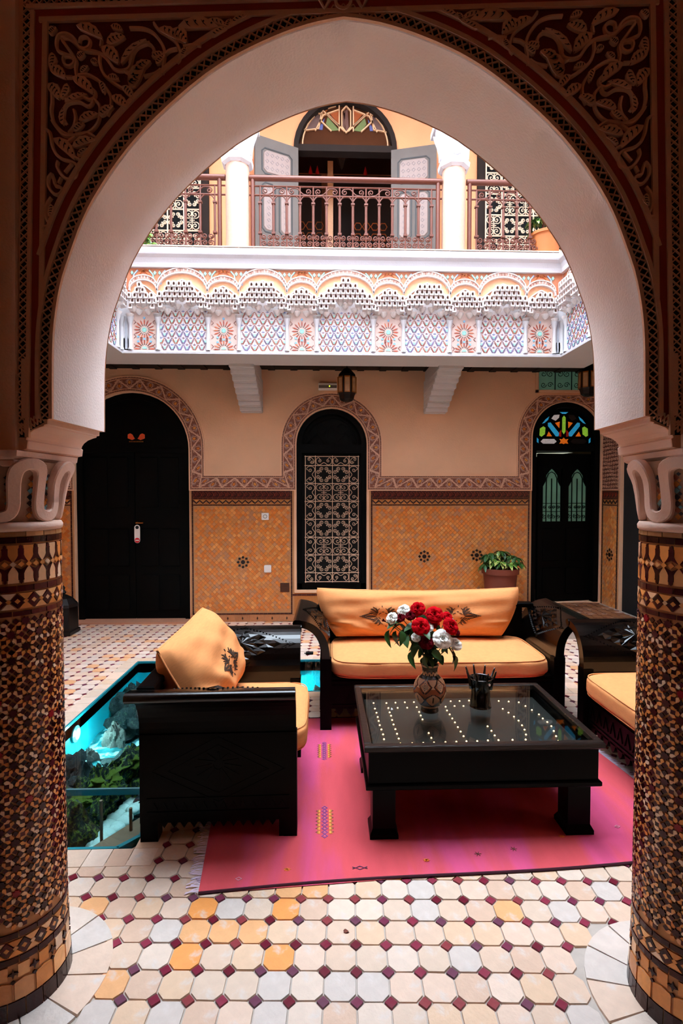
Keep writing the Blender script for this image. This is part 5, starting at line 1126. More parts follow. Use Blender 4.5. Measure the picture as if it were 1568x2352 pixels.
# ------------------------------------------------------------------ gallery columns
def gcol(x, lb):
    t = empty('gallery_column', (x, 5.22, 3.79), label=lb, cat='column'); m = M(); m.lathe([(.128, 0), (.128, .03), (.118, .035)], 24, c=lin('#5a1618')); m.build('foot_ring', 'vtile', t)
    m = M(); m.lathe([(.112, .03), (.112, .86)], 32, c=lin('#d6a38c')); m.build('shaft', 'vpaint', t, smooth=True)
    c = M(); prof = [(.112, .84), (.142, .86), (.148, .90), (.128, .93), (.120, 1.0), (.135, 1.10), (.165, 1.18), (.175, 1.26)]; n = 8
    vs = [((r*1.06)*cos(2*pi*k/n+pi/8), (r*1.06)*sin(2*pi*k/n+pi/8), z) for r, z in prof for k in range(n)]; c.add(vs, [(i*n+k, i*n+(k+1) % n, (i+1)*n+(k+1) % n, (i+1)*n+k) for i in range(len(prof)-1) for k in range(n)])
    c.box(-.19, .19, -.19, .19, 1.26, 1.32); c.build('capital', 'plaster_white', t)
    s = M()
    for k in range(4):
        R = xf((0, 0, 0), k*pi/2)
        for sx in (-1, 1): s.ribbon([(sx*.075, 1.22), (sx*.06, 1.16), (sx*.035, 1.10), (sx*.025, 1.02), (sx*.03, .95), (0, .94)], .014, lambda u, v, h: R((u, -.125-.05*max(0, (v-1.0)/.22)-h, v)), -.02, .014)
    s.build('carved_leaf', 'plaster_white', t)
    b = M(); b.box(-.16, .16, -.13, .13, 1.32, 2.82, c=lin('#cfc6c2')); b.build('pier', 'vpaint', t)
gcol(-.817, 'pinkish gallery column beside the balcony railing, on the side of the trailing ledge plant'); gcol(1.269, 'pinkish gallery column beside the balcony railing, on the side of the clay potted plant')
# ------------------------------------------------------------------ railings
def railing(x0, x1, posts, lb, ns):
    t = empty('balcony_railing', (x0, 5.2, 3.797), label=lb, cat='railing', group=None); L = x1-x0; Z = lambda z: z-3.797
    m = M(); m.tube([(0, 0, Z(4.527)), (L, 0, Z(4.527))], .027, 12); m.build('handrail', 'rust_iron', t, smooth=50)
    for p in posts: m = M(); m.tube([(p-x0, 0, 0), (p-x0, 0, Z(4.51))], .021, 10); m.build('post', 'rust_iron', t, smooth=50)
    a = .10 if posts and posts[0]-x0 < .1 else .0; b = L-.10 if posts and L-(posts[-1]-x0) < .1 else L
    for z, r in ((4.452, .008), (4.366, .009), (3.853, .009)): m = M(); m.tube([(0, 0, Z(z)), (L, 0, Z(z))], r, 6); m.build('rail_bar', 'rust_iron', t)
    n = max(1, round((b-a)/.1285)); d = (b-a)/n
    bm = M(); bm.tube([(0, 0, 0), (0, 0, Z(4.452))], .008, 6); bm.tube([(0, 0, Z(4.01)), (0, 0, Z(4.29))], .0125, 8); bm.box(-.018, .018, -.018, .018, Z(4.285), Z(4.30)); bm.box(-.018, .018, -.018, .018, Z(4.0), Z(4.018)); bme = bm.mesh('baluster', 'rust_iron')
    sm = scrollmesh([[(x, z) for x, z in smoothpath([(-d/2, Z(4.29)), (-d/2+.006, Z(4.325)), (-d*.25, Z(4.358)), (0, Z(4.362)), (d*.25, Z(4.358)), (d/2-.006, Z(4.325)), (d/2, Z(4.29))], 2)]]
                    + [spiral(s*d*.24, Z(3.975), d*.19, -s*pi/2 if s > 0 else -pi/2, 1.2, .25, 12, -s) for s in (-1, 1)]+[[(s*d*.45, Z(4.0)), (s*d*.42, Z(3.968)), (s*d*.24, Z(3.95))] for s in (-1, 1)]
                    + [spiral(s*d*.22, Z(3.912), d*.18, pi/2, 1.25, .25, 12, s) for s in (-1, 1)]+[smoothpath([(-d*.22, Z(3.936)), (-d*.46, Z(3.92)), (-d*.36, Z(3.875)), (0, Z(3.857)), (d*.36, Z(3.875)), (d*.46, Z(3.92)), (d*.22, Z(3.936))], 2)]
                    + [[(-d*.5, Z(3.80)), (-d*.3, Z(3.845)), (0, Z(3.83)), (d*.3, Z(3.80)), (d*.5, Z(3.845))]], .0062, 'scroll', 'rust_iron')
    um = scrollmesh([spiral(-d*.62, Z(4.405), .03, pi*1.5, 1.3, .25, 12, -1)[::-1]+smoothpath([(-d*.62, Z(4.375)), (-d*.2, Z(4.385)), (d*.2, Z(4.435)), (d*.62, Z(4.435))], 3)+spiral(d*.62, Z(4.405), .03, pi/2, 1.3, .25, 12, -1)[1:]], .0062, 'scroll', 'rust_iron')
    for i in range(n+1): link('baluster', bme, t, (a+d*i, 0, 0))
    for i in range(n): tag(link('scroll', sm, t, (a+d*(i+.5), 0, 0)), kind='stuff')
    for i in range(n//2):
        tag(link('scroll', um, t, (a+d*(2*i+1), 0, 0), (0, 0, pi if i % 2 else 0)), kind='stuff')
railing(-.70, 1.15, [-.672, 1.113], 'rust brown scrolled balcony railing between the two gallery columns', 14)
railing(-1.86, -.93, [-.985], 'rust brown scrolled railing from the trailing ledge plant to its gallery column', 7)
railing(1.39, 2.28, [1.421], 'rust brown scrolled railing from the clay potted plant to its gallery column', 7)
# side railings along the courtyard
m = None
# ------------------------------------------------------------------ rebase columns so the empties stand at their feet
for o in list(C.objects):
    if o.name.startswith('column') and o.type == 'EMPTY':
        p = COLS[0] if o.name == 'column' else COLS[1]; o.location = (p[0], p[1], 0)
        for ch in o.children: ch.location = (-p[0], -p[1], 0)
# ------------------------------------------------------------------ seats
ARMP = smoothpath([(.03, .085), (.03, .30), (.03, .46), (.018, .555), (-.022, .630), (-.080, .672), (-.150, .690)], 3)
def armframe(i):
    a, b = ARMP[max(0, i-1)], ARMP[min(len(ARMP)-1, i+1)]; dx, dz = b[0]-a[0], b[1]-a[1]; L = hypot(dx, dz); return dz/L, -dx/L
AL = [0]
for a, b in zip(ARMP, ARMP[1:]): AL.append(AL[-1]+hypot(b[0]-a[0], b[1]-a[1]))
def armsurf(s, h):
    i = 0
    while i < len(AL)-2 and AL[i+1] < s: i += 1
    f = (s-AL[i])/(AL[i+1]-AL[i]); nx, nz = armframe(i); nx2, nz2 = armframe(i+1); nx, nz = nx+(nx2-nx)*f, nz+(nz2-nz)*f
    th = .034-.013*s/AL[-1]
    return ARMP[i][0]+(ARMP[i+1][0]-ARMP[i][0])*f+nx*(th+h), ARMP[i][1]+(ARMP[i+1][1]-ARMP[i][1])*f+nz*(th+h)
def make_arm(t, w, d, side):
    # side -1: at x=0 flaring to -x ; +1: mirrored at x=w
    X = (lambda x: x) if side < 0 else (lambda x: w-x)
    m = M(); vs = []; n = len(ARMP)
    for i, (x, z) in enumerate(ARMP):
        nx, nz = armframe(i); th = .034-.013*AL[i]/AL[-1]
        for y in (0, d): vs += [(X(x+nx*th), y, z+nz*th), (X(x-nx*th), y, z-nz*th)]
    fs = []
    for i in range(n-1):
        a, b = i*4, i*4+4; fs += [(a, a+2, b+2, b), (a+1, a+3, b+3, b+1), (a, a+1, b+1, b), (a+2, a+3, b+3, b+2)]
    fs += [(0, 1, 3, 2), ((n-1)*4, (n-1)*4+1, (n-1)*4+3, (n-1)*4+2)]
    m.add(vs, fs); arm = m.build('arm', 'black_lacquer', t)
    k = M(); vs = []
    for i, (x, z) in enumerate(ARMP):
        nx, nz = armframe(i); th = .034-.013*AL[i]/AL[-1]+.0015
        for y in (-.001, d+.001): vs += [(X(x-nx*th), y, z-nz*th), (X(x-nx*(th-.003)), y, z-nz*(th-.003))]
    k.add(vs, [q for i in range(n-1) for q in ((i*4, i*4+2, i*4+6, i*4+4), (i*4, i*4+1, i*4+5, i*4+4), (i*4+2, i*4+3, i*4+7, i*4+6))]); k.build('arm_matte_skin', 'black_wood', arm)  # added matte black skin keeps reflections off the outer arm
    b = M(); b.tube([(X(-.158), -.004, .690), (X(-.158), d+.004, .690)], .022, 10); b.build('arm_roll', 'black_lacquer', arm, smooth=60)
    # carved diamond on the inner face
    smid, sh, yc, yh = AL[-1]*.79, AL[-1]*.165, d*.5, d*.41
    mp = lambda u, v, h: (lambda q: (X(q[0]), u, q[1]))(armsurf(v, h))
    c = M(); nn = 6
    for i in range(-nn, nn+1):
        for j in range(-nn, nn+1):
            u, v = yc+yh*i/nn, smid+sh*j/nn
            if abs(i)+abs(j) > nn-1 or (i+j) % 2: continue
            du, dv = yh/nn*.98, sh/nn*.98; k = (i*3+j) % 2
            P = [(u-du, v), (u, v-dv), (u+du, v), (u, v+dv)]
            c.add([mp(*p, .001) for p in P]+[mp(u+(.3*du if (i+j) % 4 else -.3*du), v, .012 if (i*j) % 2 == 0 else .005)], [(0, 1, 4), (1, 2, 4), (2, 3, 4), (3, 0, 4)])
    for A in range(16):
        a = A*pi/8; r = .9 if A % 2 == 0 else .45; e = lambda ang, rr: (yc+yh*.55*rr*cos(ang), smid+sh*.75*rr*sin(ang))
        P = [(yc, smid), e(a-.16, .5), e(a, r), e(a+.16, .5)]; c.add([mp(*P[0], .018), mp(*P[1], .002), mp(*P[2], .006), mp(*P[3], .002)], [(0, 1, 2), (0, 2, 3)])
    for sc in (1.0, 1.12):
        Q = [(yc-yh*sc, smid), (yc, smid-sh*sc), (yc+yh*sc, smid), (yc, smid+sh*sc)]; c.ribbon(Q, .006, mp, .0, .005, closed=True)
    Q = [(yc-yh*1.06, smid), (yc, smid-sh*1.06), (yc+yh*1.06, smid), (yc, smid+sh*1.06)]
    for k in range(4):
        for q in range(15):
            f = q/15; u, v = Q[k][0]+(Q[(k+1) % 4][0]-Q[k][0])*f, Q[k][1]+(Q[(k+1) % 4][1]-Q[k][1])*f; r = .0045
            c.prism([(u+r*cos(w_*pi/2), v+r*.8*sin(w_*pi/2)) for w_ in range(4)], mp, 0, .006)
    c.build('carving', 'black_lacquer', arm)
    # outer side panel with feet, scalloped apron and faint carving
    s = M(); 
    xo = X(-.004); pr = lambda u, v, h: (X(-.004-h), u, v)
    s.box(*sorted((X(-.004), X(.064))), 0, .075, 0, .12); s.box(*sorted((X(-.004), X(.064))), d-.075, d, 0, .12); s.box(*sorted((X(-.006), X(.066))), -.004, .055, .0, .46); s.box(*sorted((X(-.0055), X(.0))), .0, d, .085, .47); s.build('side_panel', 'black_wood', t)
    r = M()
    r.ribbon([(.05, .31), (d/2, .455), (d-.05, .31), (d/2, .17)], .007, pr, 0, .004, closed=True); r.ribbon([(.12, .31), (d/2, .42), (d-.12, .31), (d/2, .21)], .005, pr, 0, .0035, closed=True)
    for q in range(12): a = q*pi/6; r.ribbon([(d/2+.02*cos(a), .335+.02*sin(a)), (d/2+.10*cos(a), .32+.07*sin(a))], .012, pr, 0, .0035)
    for z in (.13, .19): r.ribbon([(.03, z), (d-.03, z)], .008, pr, 0, .005)
    for q in range(14): u = .06+(d-.12)*q/13; r.prism([(u-.015, .145), (u, .175), (u+.015, .145)], pr, 0, .005); r.prism([(u-.02, .09), (u, .060), (u+.02, .09)], pr, -.03, .0)
    r.build('side_carving', 'black_wood', arm)
def make_seat(name, lb, cat, w, d, loc, rz):
    t = empty(name, loc, rz, label=lb, cat=cat)
    make_arm(t, w, d, -1); make_arm(t, w, d, 1)
    m = M(); m.box(.06, w-.06, .03, .07, .13, .325); m.box(.06, w-.06, d-.07, d-.03, .10, .325); m.box(.06, w-.06, .03, d-.03, .30, .33); m.build('seat_frame', 'black_wood', t)
    m = M(); m.box(.05, w-.05, d-.06, d-.02, .33, .66); m.box(-.03, w+.03, d-.075, d, .655, .69, bev=.006); m.build('back_panel', 'black_wood', t)
    a = M(); n = int((w-.16)/.07); pr = lambda u, v, h: (u, .03-h, v)
    for q in range(n): u = .08+(w-.16)*(q+.5)/n; a.prism([(u-.03, .14), (u+.03, .14), (u+.018, .105), (u, .085), (u-.018, .105)], pr, -.03, .0); a.ribbon([(u-.025, .18), (u, .25), (u+.025, .18)], .006, pr, 0, .005)
    for z in (.155, .28, .305): a.ribbon([(.07, z), (w-.07, z)], .007, pr, 0, .006)
    a.build('apron', 'black_wood', t)
    return t
A_ = make_seat('armchair', 'black carved armchair standing beside the turquoise glass pit, seen from its side', 'armchair', .76, .67, (-.12, 2.29, 0), pi/2+radians(1))
B_ = make_seat('sofa', 'black carved sofa facing the camera behind the glass topped table', 'sofa', 1.555, .67, (-.015, 3.335, 0), radians(-.6))
C_ = make_seat('armchair', 'black carved armchair half hidden behind the mosaic column, across the table', 'armchair', .80, .67, (1.555, 3.15, 0), -pi/2)
def cushmesh(w, d, h, nm, r=.045, crown=.012, seed=0):
    rr = random.Random(seed); ph = [rr.uniform(0, 6) for _ in range(6)]; m = M(); nu, nv = 44, 22
    def f(a, b):
        # rounded box via superellipse around the x-z / y-z sections
        t = 2*pi*a; p = pi*(b-.5); e1, e2 = .28, .34
        c_ = lambda x, e: (abs(x)**e)*(1 if x >= 0 else -1)
        x = w/2*c_(cos(p), e2)*c_(cos(t), e1); y = d/2*c_(cos(p), e2)*c_(sin(t), e1); z = h/2*c_(sin(p), e2)
        z += crown*(1 if z > 0 else -.3)*max(0, cos(pi*x/w))*max(0, cos(pi*y/d))+.0022*sin(x*23+ph[0])*sin(y*19+ph[1]); x += .003*sin(y*31+ph[2]+z*30); y += .003*sin(x*29+ph[3])
        return (x, y, z)
    m.grid(f, nu*2, nv*2, cu=True); return m.mesh(nm, 'fabric', smooth=True)
def seatcush(w, d, loc, rz, lb, seed):
    t = empty('seat_cushion', loc, rz, label=lb, cat='cushion'); link('cushion_cover', cushmesh(w, d, .125, 'cushion_cover', seed=seed), t, (0, 0, .063))
    for z in (.112, .014):
        s = M(); P = [(w/2*.975*(abs(cos(a))**.28)*(1 if cos(a) > 0 else -1), d/2*.975*(abs(sin(a))**.28)*(1 if sin(a) > 0 else -1), z) for a in [2*pi*k/80+.01 for k in range(80)]]; s.tube(P, .0035, 5, closed=True); s.build('piping', 'fabric', t, smooth=True)
seatcush(1.43, .66, (-.015+.7775, 3.335+.30, .325), radians(-.6), 'long ochre seat cushion on the sofa facing the camera', 1)
seatcush(.635, .66, (-.12-.285, 2.29+.385, .325), pi/2+radians(1), 'ochre seat cushion on the armchair beside the glass pit', 2)
seatcush(.675, .66, (1.555+.30, 3.15-.40, .325), -pi/2, 'ochre seat cushion on the half hidden armchair by the column', 3)
def pillowfn(w, h, th, seed, topx=1.0, sag=0, crush=0):
    rr = random.Random(seed); ph = [rr.uniform(0, 6) for _ in range(8)]
    def f(u, v, side):   # u,v in -1..1 ; returns local (x, y, z); front = side -1
        pin = 1-.055*(1-v*v) if abs(u) > .0 else 1; px_ = u*w/2*(1-.04*(1-v*v)*abs(u))*(1+(topx-1)*(v+1)/2); pz = v*h/2*(1-.10*(1-u*u)*abs(v)-sag*(1-u*u)*(v > 0)*v)
        t = max(0, (1-abs(u)**3.2))**.55*max(0, (1-abs(v)**3.0))**.55
        y = side*(th/2*t+.006)
        wr = .006*sin(u*9+v*5+ph[0])*t+.005*sin(u*4-v*11+ph[1])*t+.010*math.exp(-((abs(u)-.88)**2+(v+.5)**2)*30)*sin(v*26)
        wr += .012*crush*math.exp(-((u+.75)**2+(v+.6)**2)*6)*sin(u*16+v*10)
        if crush: px_ *= sqrt(1-v*v*.16); pz *= sqrt(1-u*u*.16)
        return (px_, y+side*wr, pz)
    return f
def strokes():   # embroidery strokes in unit coords: (points), motif radius 1
    out = []
    for s in (-1, 1):
        for q in range(2): a0 = -.9 if q else .55; out.append([(s*.30*cos(a0+.35*k)*1., .30*sin(a0+.35*k)) for k in range(3)])
    for s in (-1, 1):
        # fir-cone frond along x
        for k in range(7):
            x = .55+.095*k
            for t in (-1, 1): out.append([(s*(x+.0), t*(.20-.024*k)), (s*(x+.06), t*(.27-.034*k)), (s*(x+.14), t*(.30-.046*k))])
        out.append([(s*1.25, 0), (s*1.38, 0)]); out.append([(s*.42, .03), (s*.75, .05), (s*1.0, 0)]); out.append([(s*.42, -.03), (s*.75, -.05), (s*1.0, 0)]); out.append([(s*.95, .1), (s*1.12, 0), (s*.95, -.1)])
        for t in (-1, 1):
            for (x0, y0, x1, y1, x2, y2) in ((.38, .08, .55, .22, .78, .30), (.36, .12, .48, .30, .70, .44), (.34, .16, .42, .38, .60, .58), (.30, .22, .36, .46, .34, .74), (.32, .24, .28, .5, .16, .70), (.35, .3, .5, .6, .66, .64), (.28, .3, .3, .6, .5, .82)): out.append([(s*x0, t*y0), (s*x1, t*y1), (s*x2, t*y2)])
    for t in (-1, 1): out.append([(0, t*.78), (0, t*.95)]); out.append([(-.06, t*.38), (.06, t*.38)])
    return out
def pillow(name, w, h, th, loc, rot, lb, seed, motifs, topx=1, sag=0, crush=0):
    t = empty(name, loc, label=lb, cat='pillow'); t.rotation_euler = rot; f = pillowfn(w, h, th, seed, topx, sag, crush); m = M(); n = 56 if w > 1 else 40; k = 30
    for side in (-1, 1): m.grid(lambda a, b: f(2*a-1, 2*b-1, side), n, k)
    m.build('pillow_cover', 'fabric', t, smooth=True)
    s = M(); P = [f(u, -1, 0) for u in [i/20-1 for i in range(40)]]+[f(1, v, 0) for v in [i/10-1 for i in range(20)]]+[f(-u, 1, 0) for u in [i/20-1 for i in range(40)]]+[f(-1, -v, 0) for v in [i/10-1 for i in range(20)]]
    s.tube(P, .0065, 6, closed=True); s.build('seam', 'fabric', t, smooth=True)
    for (cx, cz, sc, rx) in motifs:
        e = M()
        def mp(u, v, hh): p = f(u/(w/2), v/(h/2), -1); return (p[0], p[1]-hh, p[2])
        for S_ in strokes():
            P = smoothpath([(cx+x*sc*rx, cz+y*sc) for x, y in S_], 3); wd = [.0010+.0042*sin(pi*(i+.6)/(len(P)+.4)) for i in range(len(P))]; e.ribbon(P, wd, mp, .0, .0032)
        e.build('embroidery', 'thread', t, kind='stuff')
pillow('long_pillow', 1.31, .37, .20, (.695, 3.84, .648), (radians(-10), 0, radians(-1)), 'long ochre bolster pillow with two embroidered motifs, along the sofa back', 5, [(-.245, -.03, .085, 1.4), (.24, -.03, .085, 1.4)], 1.23, .10, 1)
pillow('square_pillow', .63, .46, .26, (-.60, 2.68, .655), (radians(-30), radians(-7), pi/2-.13), 'square ochre pillow with embroidered motif, leaning in the armchair beside the pit', 8, [(-.02, -.06, .08, 1)], 1.0, 0, 1.6)
# ------------------------------------------------------------------ rug
rg = empty('rug', (.5, 2.8, 0), label='faded pinkish red woven rug under the table and seats', cat='rug')
FL_, FR_, BR_, BL_ = [(x-.5, y-2.8) for x, y in RUGP]
rm_ = lambda a, b: (FL_[0]*(1-a)*(1-b)+FR_[0]*a*(1-b)+BR_[0]*a*b+BL_[0]*(1-a)*b, FL_[1]*(1-a)*(1-b)+FR_[1]*a*(1-b)+BR_[1]*a*b+BL_[1]*(1-a)*b+.012*sin(a*7)*(1-b))
m = M(); m.grid(lambda a, b: (*rm_(a, b), .008+.0015*sin(a*13)*sin(b*9)), 50, 40); m.grid(lambda a, b: (*rm_(a, b), .003), 2, 2); m.build('rug_weave', 'rug', rg, smooth=True)
m = M()
for b in (0, 1): m = M(); m.tube([(*rm_(i/50, b), .006) for i in range(51)], .005, 6); m.build('bound_edge', 'rug_edge', rg)
m = M()
for side in (0, 1):
    for i in range(170):
        b = (i+.5)/170; x, y = rm_(side, b); sg = -1 if side == 0 else 1; L = random.uniform(.03, .055); a = random.uniform(-.5, .5)
        m.tube([(x, y, .007), (x+sg*L*.5, y+a*.01, .008), (x+sg*L, y+a*.03, .003)], .0022, 4, caps=False)
m.build('fringe', 'fringe', rg, kind='stuff')
m = M(); mp = lambda u, v, h: (u, v, .0092+h)
U = lambda x, y: (x-.5, y-2.8)
def dia(cx, cy, r, ry, col, wd=.004): m.ribbon([(cx+r, cy), (cx, cy+ry), (cx-r, cy), (cx, cy-ry)], wd, mp, 0, .0012, c=lin(col), closed=True)
for (x, y0, y1, n) in ((.005, 2.945, 3.16, 9), (.005, 2.265, 2.50, 9)):
    for q in range(n):
        cx, cy = U(x, y0+(y1-y0)*(q+.5)/n); r = (y1-y0)/n/2; dia(cx, cy, .013, r, '#8a4a9c'); m.prism([(cx+.006, cy), (cx, cy+r*.4), (cx-.006, cy), (cx, cy-r*.4)], mp, 0, .001, c=lin('#d86a8c'))
        if 0 < q < n-1:
            for s in (-1, 1): m.prism([(cx+s*.02, cy-r*.8), (cx+s*.034, cy-r*.8), (cx+s*.034, cy+r*.8), (cx+s*.02, cy+r*.8)][::s], mp, 0, .001, c=lin('#e59238')); m.ribbon([(cx+s*.028, cy-r*.5), (cx+s*.040, cy), (cx+s*.028, cy+r*.5)], .003, mp, .001, .002, c=lin('#6e4038'))
for (x, y, k) in ((-.145, 2.075, 0), (.145, 2.075, 1), (.42, 2.11, 0), (.80, 2.165, 2), (1.04, 2.24, 0), (.64, 2.14, 2), (-.33, 2.03, 3), (1.25, 2.55, 3), (1.32, 2.30, 3)):
    cx, cy = U(x, y)
    if k == 0:
        for q in range(8): a = q*pi/4; m.prism([(cx+.004*cos(a-1), cy+.004*sin(a-1)), (cx+.016*cos(a), cy+.012*sin(a)), (cx+.004*cos(a+1), cy+.004*sin(a+1))], mp, 0, .0012, c=lin('#ec7e28'))
    elif k == 1: dia(cx, cy, .017, .010, '#5c2a5c', .003); [m.ribbon([(cx+s*.018, cy), (cx+s*.03, cy+.006*t)], .003, mp, 0, .001, c=lin('#4a2440')) for s in (-1, 1) for t in (-1, 1)]
    elif k == 2: [m.ribbon([(cx, cy), (cx+.014*cos(a), cy+.014*sin(a))], .003, mp, 0, .001, c=lin('#6a2c20')) for a in (0, 1.05, 2.1, 3.14, 4.2, 5.2)]
    else: dia(cx, cy, .012, .008, '#d98c9c', .004)
m.build('woven_motif', 'vpaint', rg, kind='stuff')
# ------------------------------------------------------------------ coffee table
tb = empty('coffee_table', (.695, 2.59, .008), label='low black coffee table with a glass top over small lights', cat='table')
X0, X1, Y0, Y1, TH = -.522, .520, -.375, .365, .422
def tbx(x0, x1, y0, y1, z0, z1, nm, mt, par=tb, bev=.003): m = M(); m.box(x0, x1, y0, y1, z0, z1, bev=bev); return m.build(nm, mt, par)
m = M(); q = .034
for b in ((X0, X1, Y0, Y0+q), (X0, X1, Y1-q, Y1), (X0, X0+q, Y0+q, Y1-q), (X1-q, X1, Y0+q, Y1-q)): m.box(b[0], b[1], b[2], b[3], TH-.026, TH+.003, bev=.005)
m.build('top_frame', 'table_wood', tb)
m = M(); m.box(X0+q, X1-q, Y0+q, Y1-q, TH-.006, TH); m.build('glass_top', 'table_glass', tb)
tbx(X0+.03, X1-.03, Y0+.03, Y1-.03, TH-.075, TH-.065, 'light_tray', 'tray')
m = M()
for b in ((X0+.02, X1-.02, Y0+.02, Y0+.045), (X0+.02, X1-.02, Y1-.045, Y1-.02), (X0+.02, X0+.045, Y0+.045, Y1-.045), (X1-.045, X1-.02, Y0+.045, Y1-.045)): m.box(b[0], b[1], b[2], b[3], TH-.17, TH-.026)
for b in ((X0+.008, X1-.008, Y0+.008, Y0+.05), (X0+.008, X1-.008, Y1-.05, Y1-.008), (X0+.008, X0+.05, Y0+.05, Y1-.05), (X1-.05, X1-.008, Y0+.05, Y1-.05)): m.box(b[0], b[1], b[2], b[3], TH-.195, TH-.17, bev=.005)
m.build('apron', 'black_wood', tb)
for x in (X0+.09, X1-.09):
    for y in (Y0+.095, Y1-.095):
        m = M(); m.box(x-.05, x+.05, y-.05, y+.05, .02, TH-.19, bev=.004); m.box(x-.062, x+.062, y-.062, y+.062, 0, .018); m.add([(x-.062, y-.062, .018), (x+.062, y-.062, .018), (x+.062, y+.062, .018), (x-.062, y+.062, .018), (x-.05, y-.05, .04), (x+.05, y-.05, .04), (x+.05, y+.05, .04), (x-.05, y+.05, .04)], [(0, 1, 5, 4), (1, 2, 6, 5), (2, 3, 7, 6), (3, 0, 4, 7)]); m.build('leg', 'black_wood', tb)
LEDS=[(0.273,2.854),(0.273,2.778),(0.276,2.725),(0.277,2.671),(0.277,2.624),(0.277,2.575),(0.28,2.527),(0.282,2.474),(0.281,2.424),(0.284,2.373),(0.343,2.851),(0.345,2.783),(0.345,2.727),(0.347,2.685),(0.346,2.633),(0.346,2.581),(0.348,2.528),(0.349,2.478),(0.35,2.428),(0.351,2.378),(0.393,2.855),(0.445,2.858),(0.495,2.859),(0.699,2.865),(0.749,2.866),(0.802,2.87),(0.964,2.859),(1.016,2.849),(1.068,2.837),(0.395,2.784),(0.446,2.784),(0.498,2.79),(0.654,2.79),(0.704,2.798),(0.752,2.796),(0.804,2.797),(0.5,2.727),(0.5,2.682),(0.5,2.634),(0.501,2.481),(0.503,2.43),(0.506,2.383),(0.65,2.741),(0.652,2.691),(0.653,2.64),(0.655,2.594),(0.656,2.54),(0.657,2.491),(0.658,2.442),(0.658,2.391),(0.405,2.379),(0.456,2.381),(0.559,2.385),(0.61,2.387),(0.708,2.391),(0.759,2.395),(0.809,2.397),(0.875,2.397),(0.937,2.398),(0.804,2.544),(0.807,2.494),(0.807,2.445),(0.95,2.752),(0.964,2.703),(0.974,2.652),(0.98,2.604),(0.977,2.55),(0.971,2.501),(0.958,2.449),(1.085,2.785),(1.099,2.732),(1.113,2.675),(1.112,2.624),(1.117,2.582),(1.117,2.535),(1.106,2.482),(1.093,2.427),(1.081,2.378),(1.031,2.365)]

m = M(); m.lathe([(0, .005), (.003, .004), (.0042, 0)], 8); lm = m.mesh('light_bead', 'led', smooth=True); m = M(); m.lathe([(.0055, .0015), (.009, 0)], 10); lm2 = m.mesh('bead_socket', 'brass')
for x, y in LEDS:
    o = link('light_bead', lm, tb, (x-.695, y-2.59, TH-.065))
# ------------------------------------------------------------------ vase
vt = empty('vase', (.526, 2.585, TH+.009), label='round painted ceramic vase of roses on the glass topped table', cat='vase')
prof = smoothpath([(.0, .0), (.040, .0), (.043, .012), (.042, .026), (.062, .050), (.078, .085), (.080, .115), (.070, .150), (.050, .175), (.040, .186), (.037, .200), (.040, .222), (.043, .232), (.037, .232), (.034, .200)], 5)
ink, crm, brn, gry = lin('#20242c'), lin('#d9b394'), lin('#9a5a3c'), lin('#5c5750')
def vcol(u, z):
    if z < .026: return lin('#15120f')
    if z < .040: return crm
    if z < .044: return ink
    if z > .226: return crm
    if z > .222 or .180 < z < .186: return ink
    def tri(x): x = x % 1; return abs(x-.5)*2
    if z > .186:
        d = hypot((u*12 % 1-.5)*.9, (z-.190)/.034*1.0); return ink if .42 < d < .52 or abs(d-.05) < .08 else (crm if d < .45 else gry)
    if .044 <= z < .110:
        k = 6; a = u*k % 1; zz = (z-.044)/.066; w = .5-abs(a-.5); e = sin(min(1, zz)*pi*.5)*.5; w2 = .48*(1-abs(2*zz-1)**1.6)
        dd = abs(a-.5)-w2
        if abs(dd) < .055: return ink
        if dd < 0: return ink if (abs(a-.5) < .025 and .3 < zz < .75) or hypot((a-.5)*2.0, zz-.5) < .07 else crm
        return gry if zz < .4 else brn
    k = 6; a = (u*k+.5) % 1; zz = (z-.110)/.070; d = abs(a-.5)*2+abs(zz-.45)*1.7
    if abs(d-.85) < .09: return ink
    if d < .76:
        return (gry if (int(a*26)+int(zz*12)) % 2 else crm) if d < .5 else brn if d > .62 else crm
    if zz > .88: return ink
    return crm if zz > .35 else brn
m = M(); P2 = []
for (r0, z0), (r1, z1) in zip(prof, prof[1:]):
    n = max(1, int(hypot(r1-r0, z1-z0)/.0028))
    for k in range(n): P2.append((r0+(r1-r0)*k/n, z0+(z1-z0)*k/n))
P2.append(prof[-1]); m.lathe(P2, 150, cf=vcol); m.build('vase_body', 'vase', vt, smooth=True)
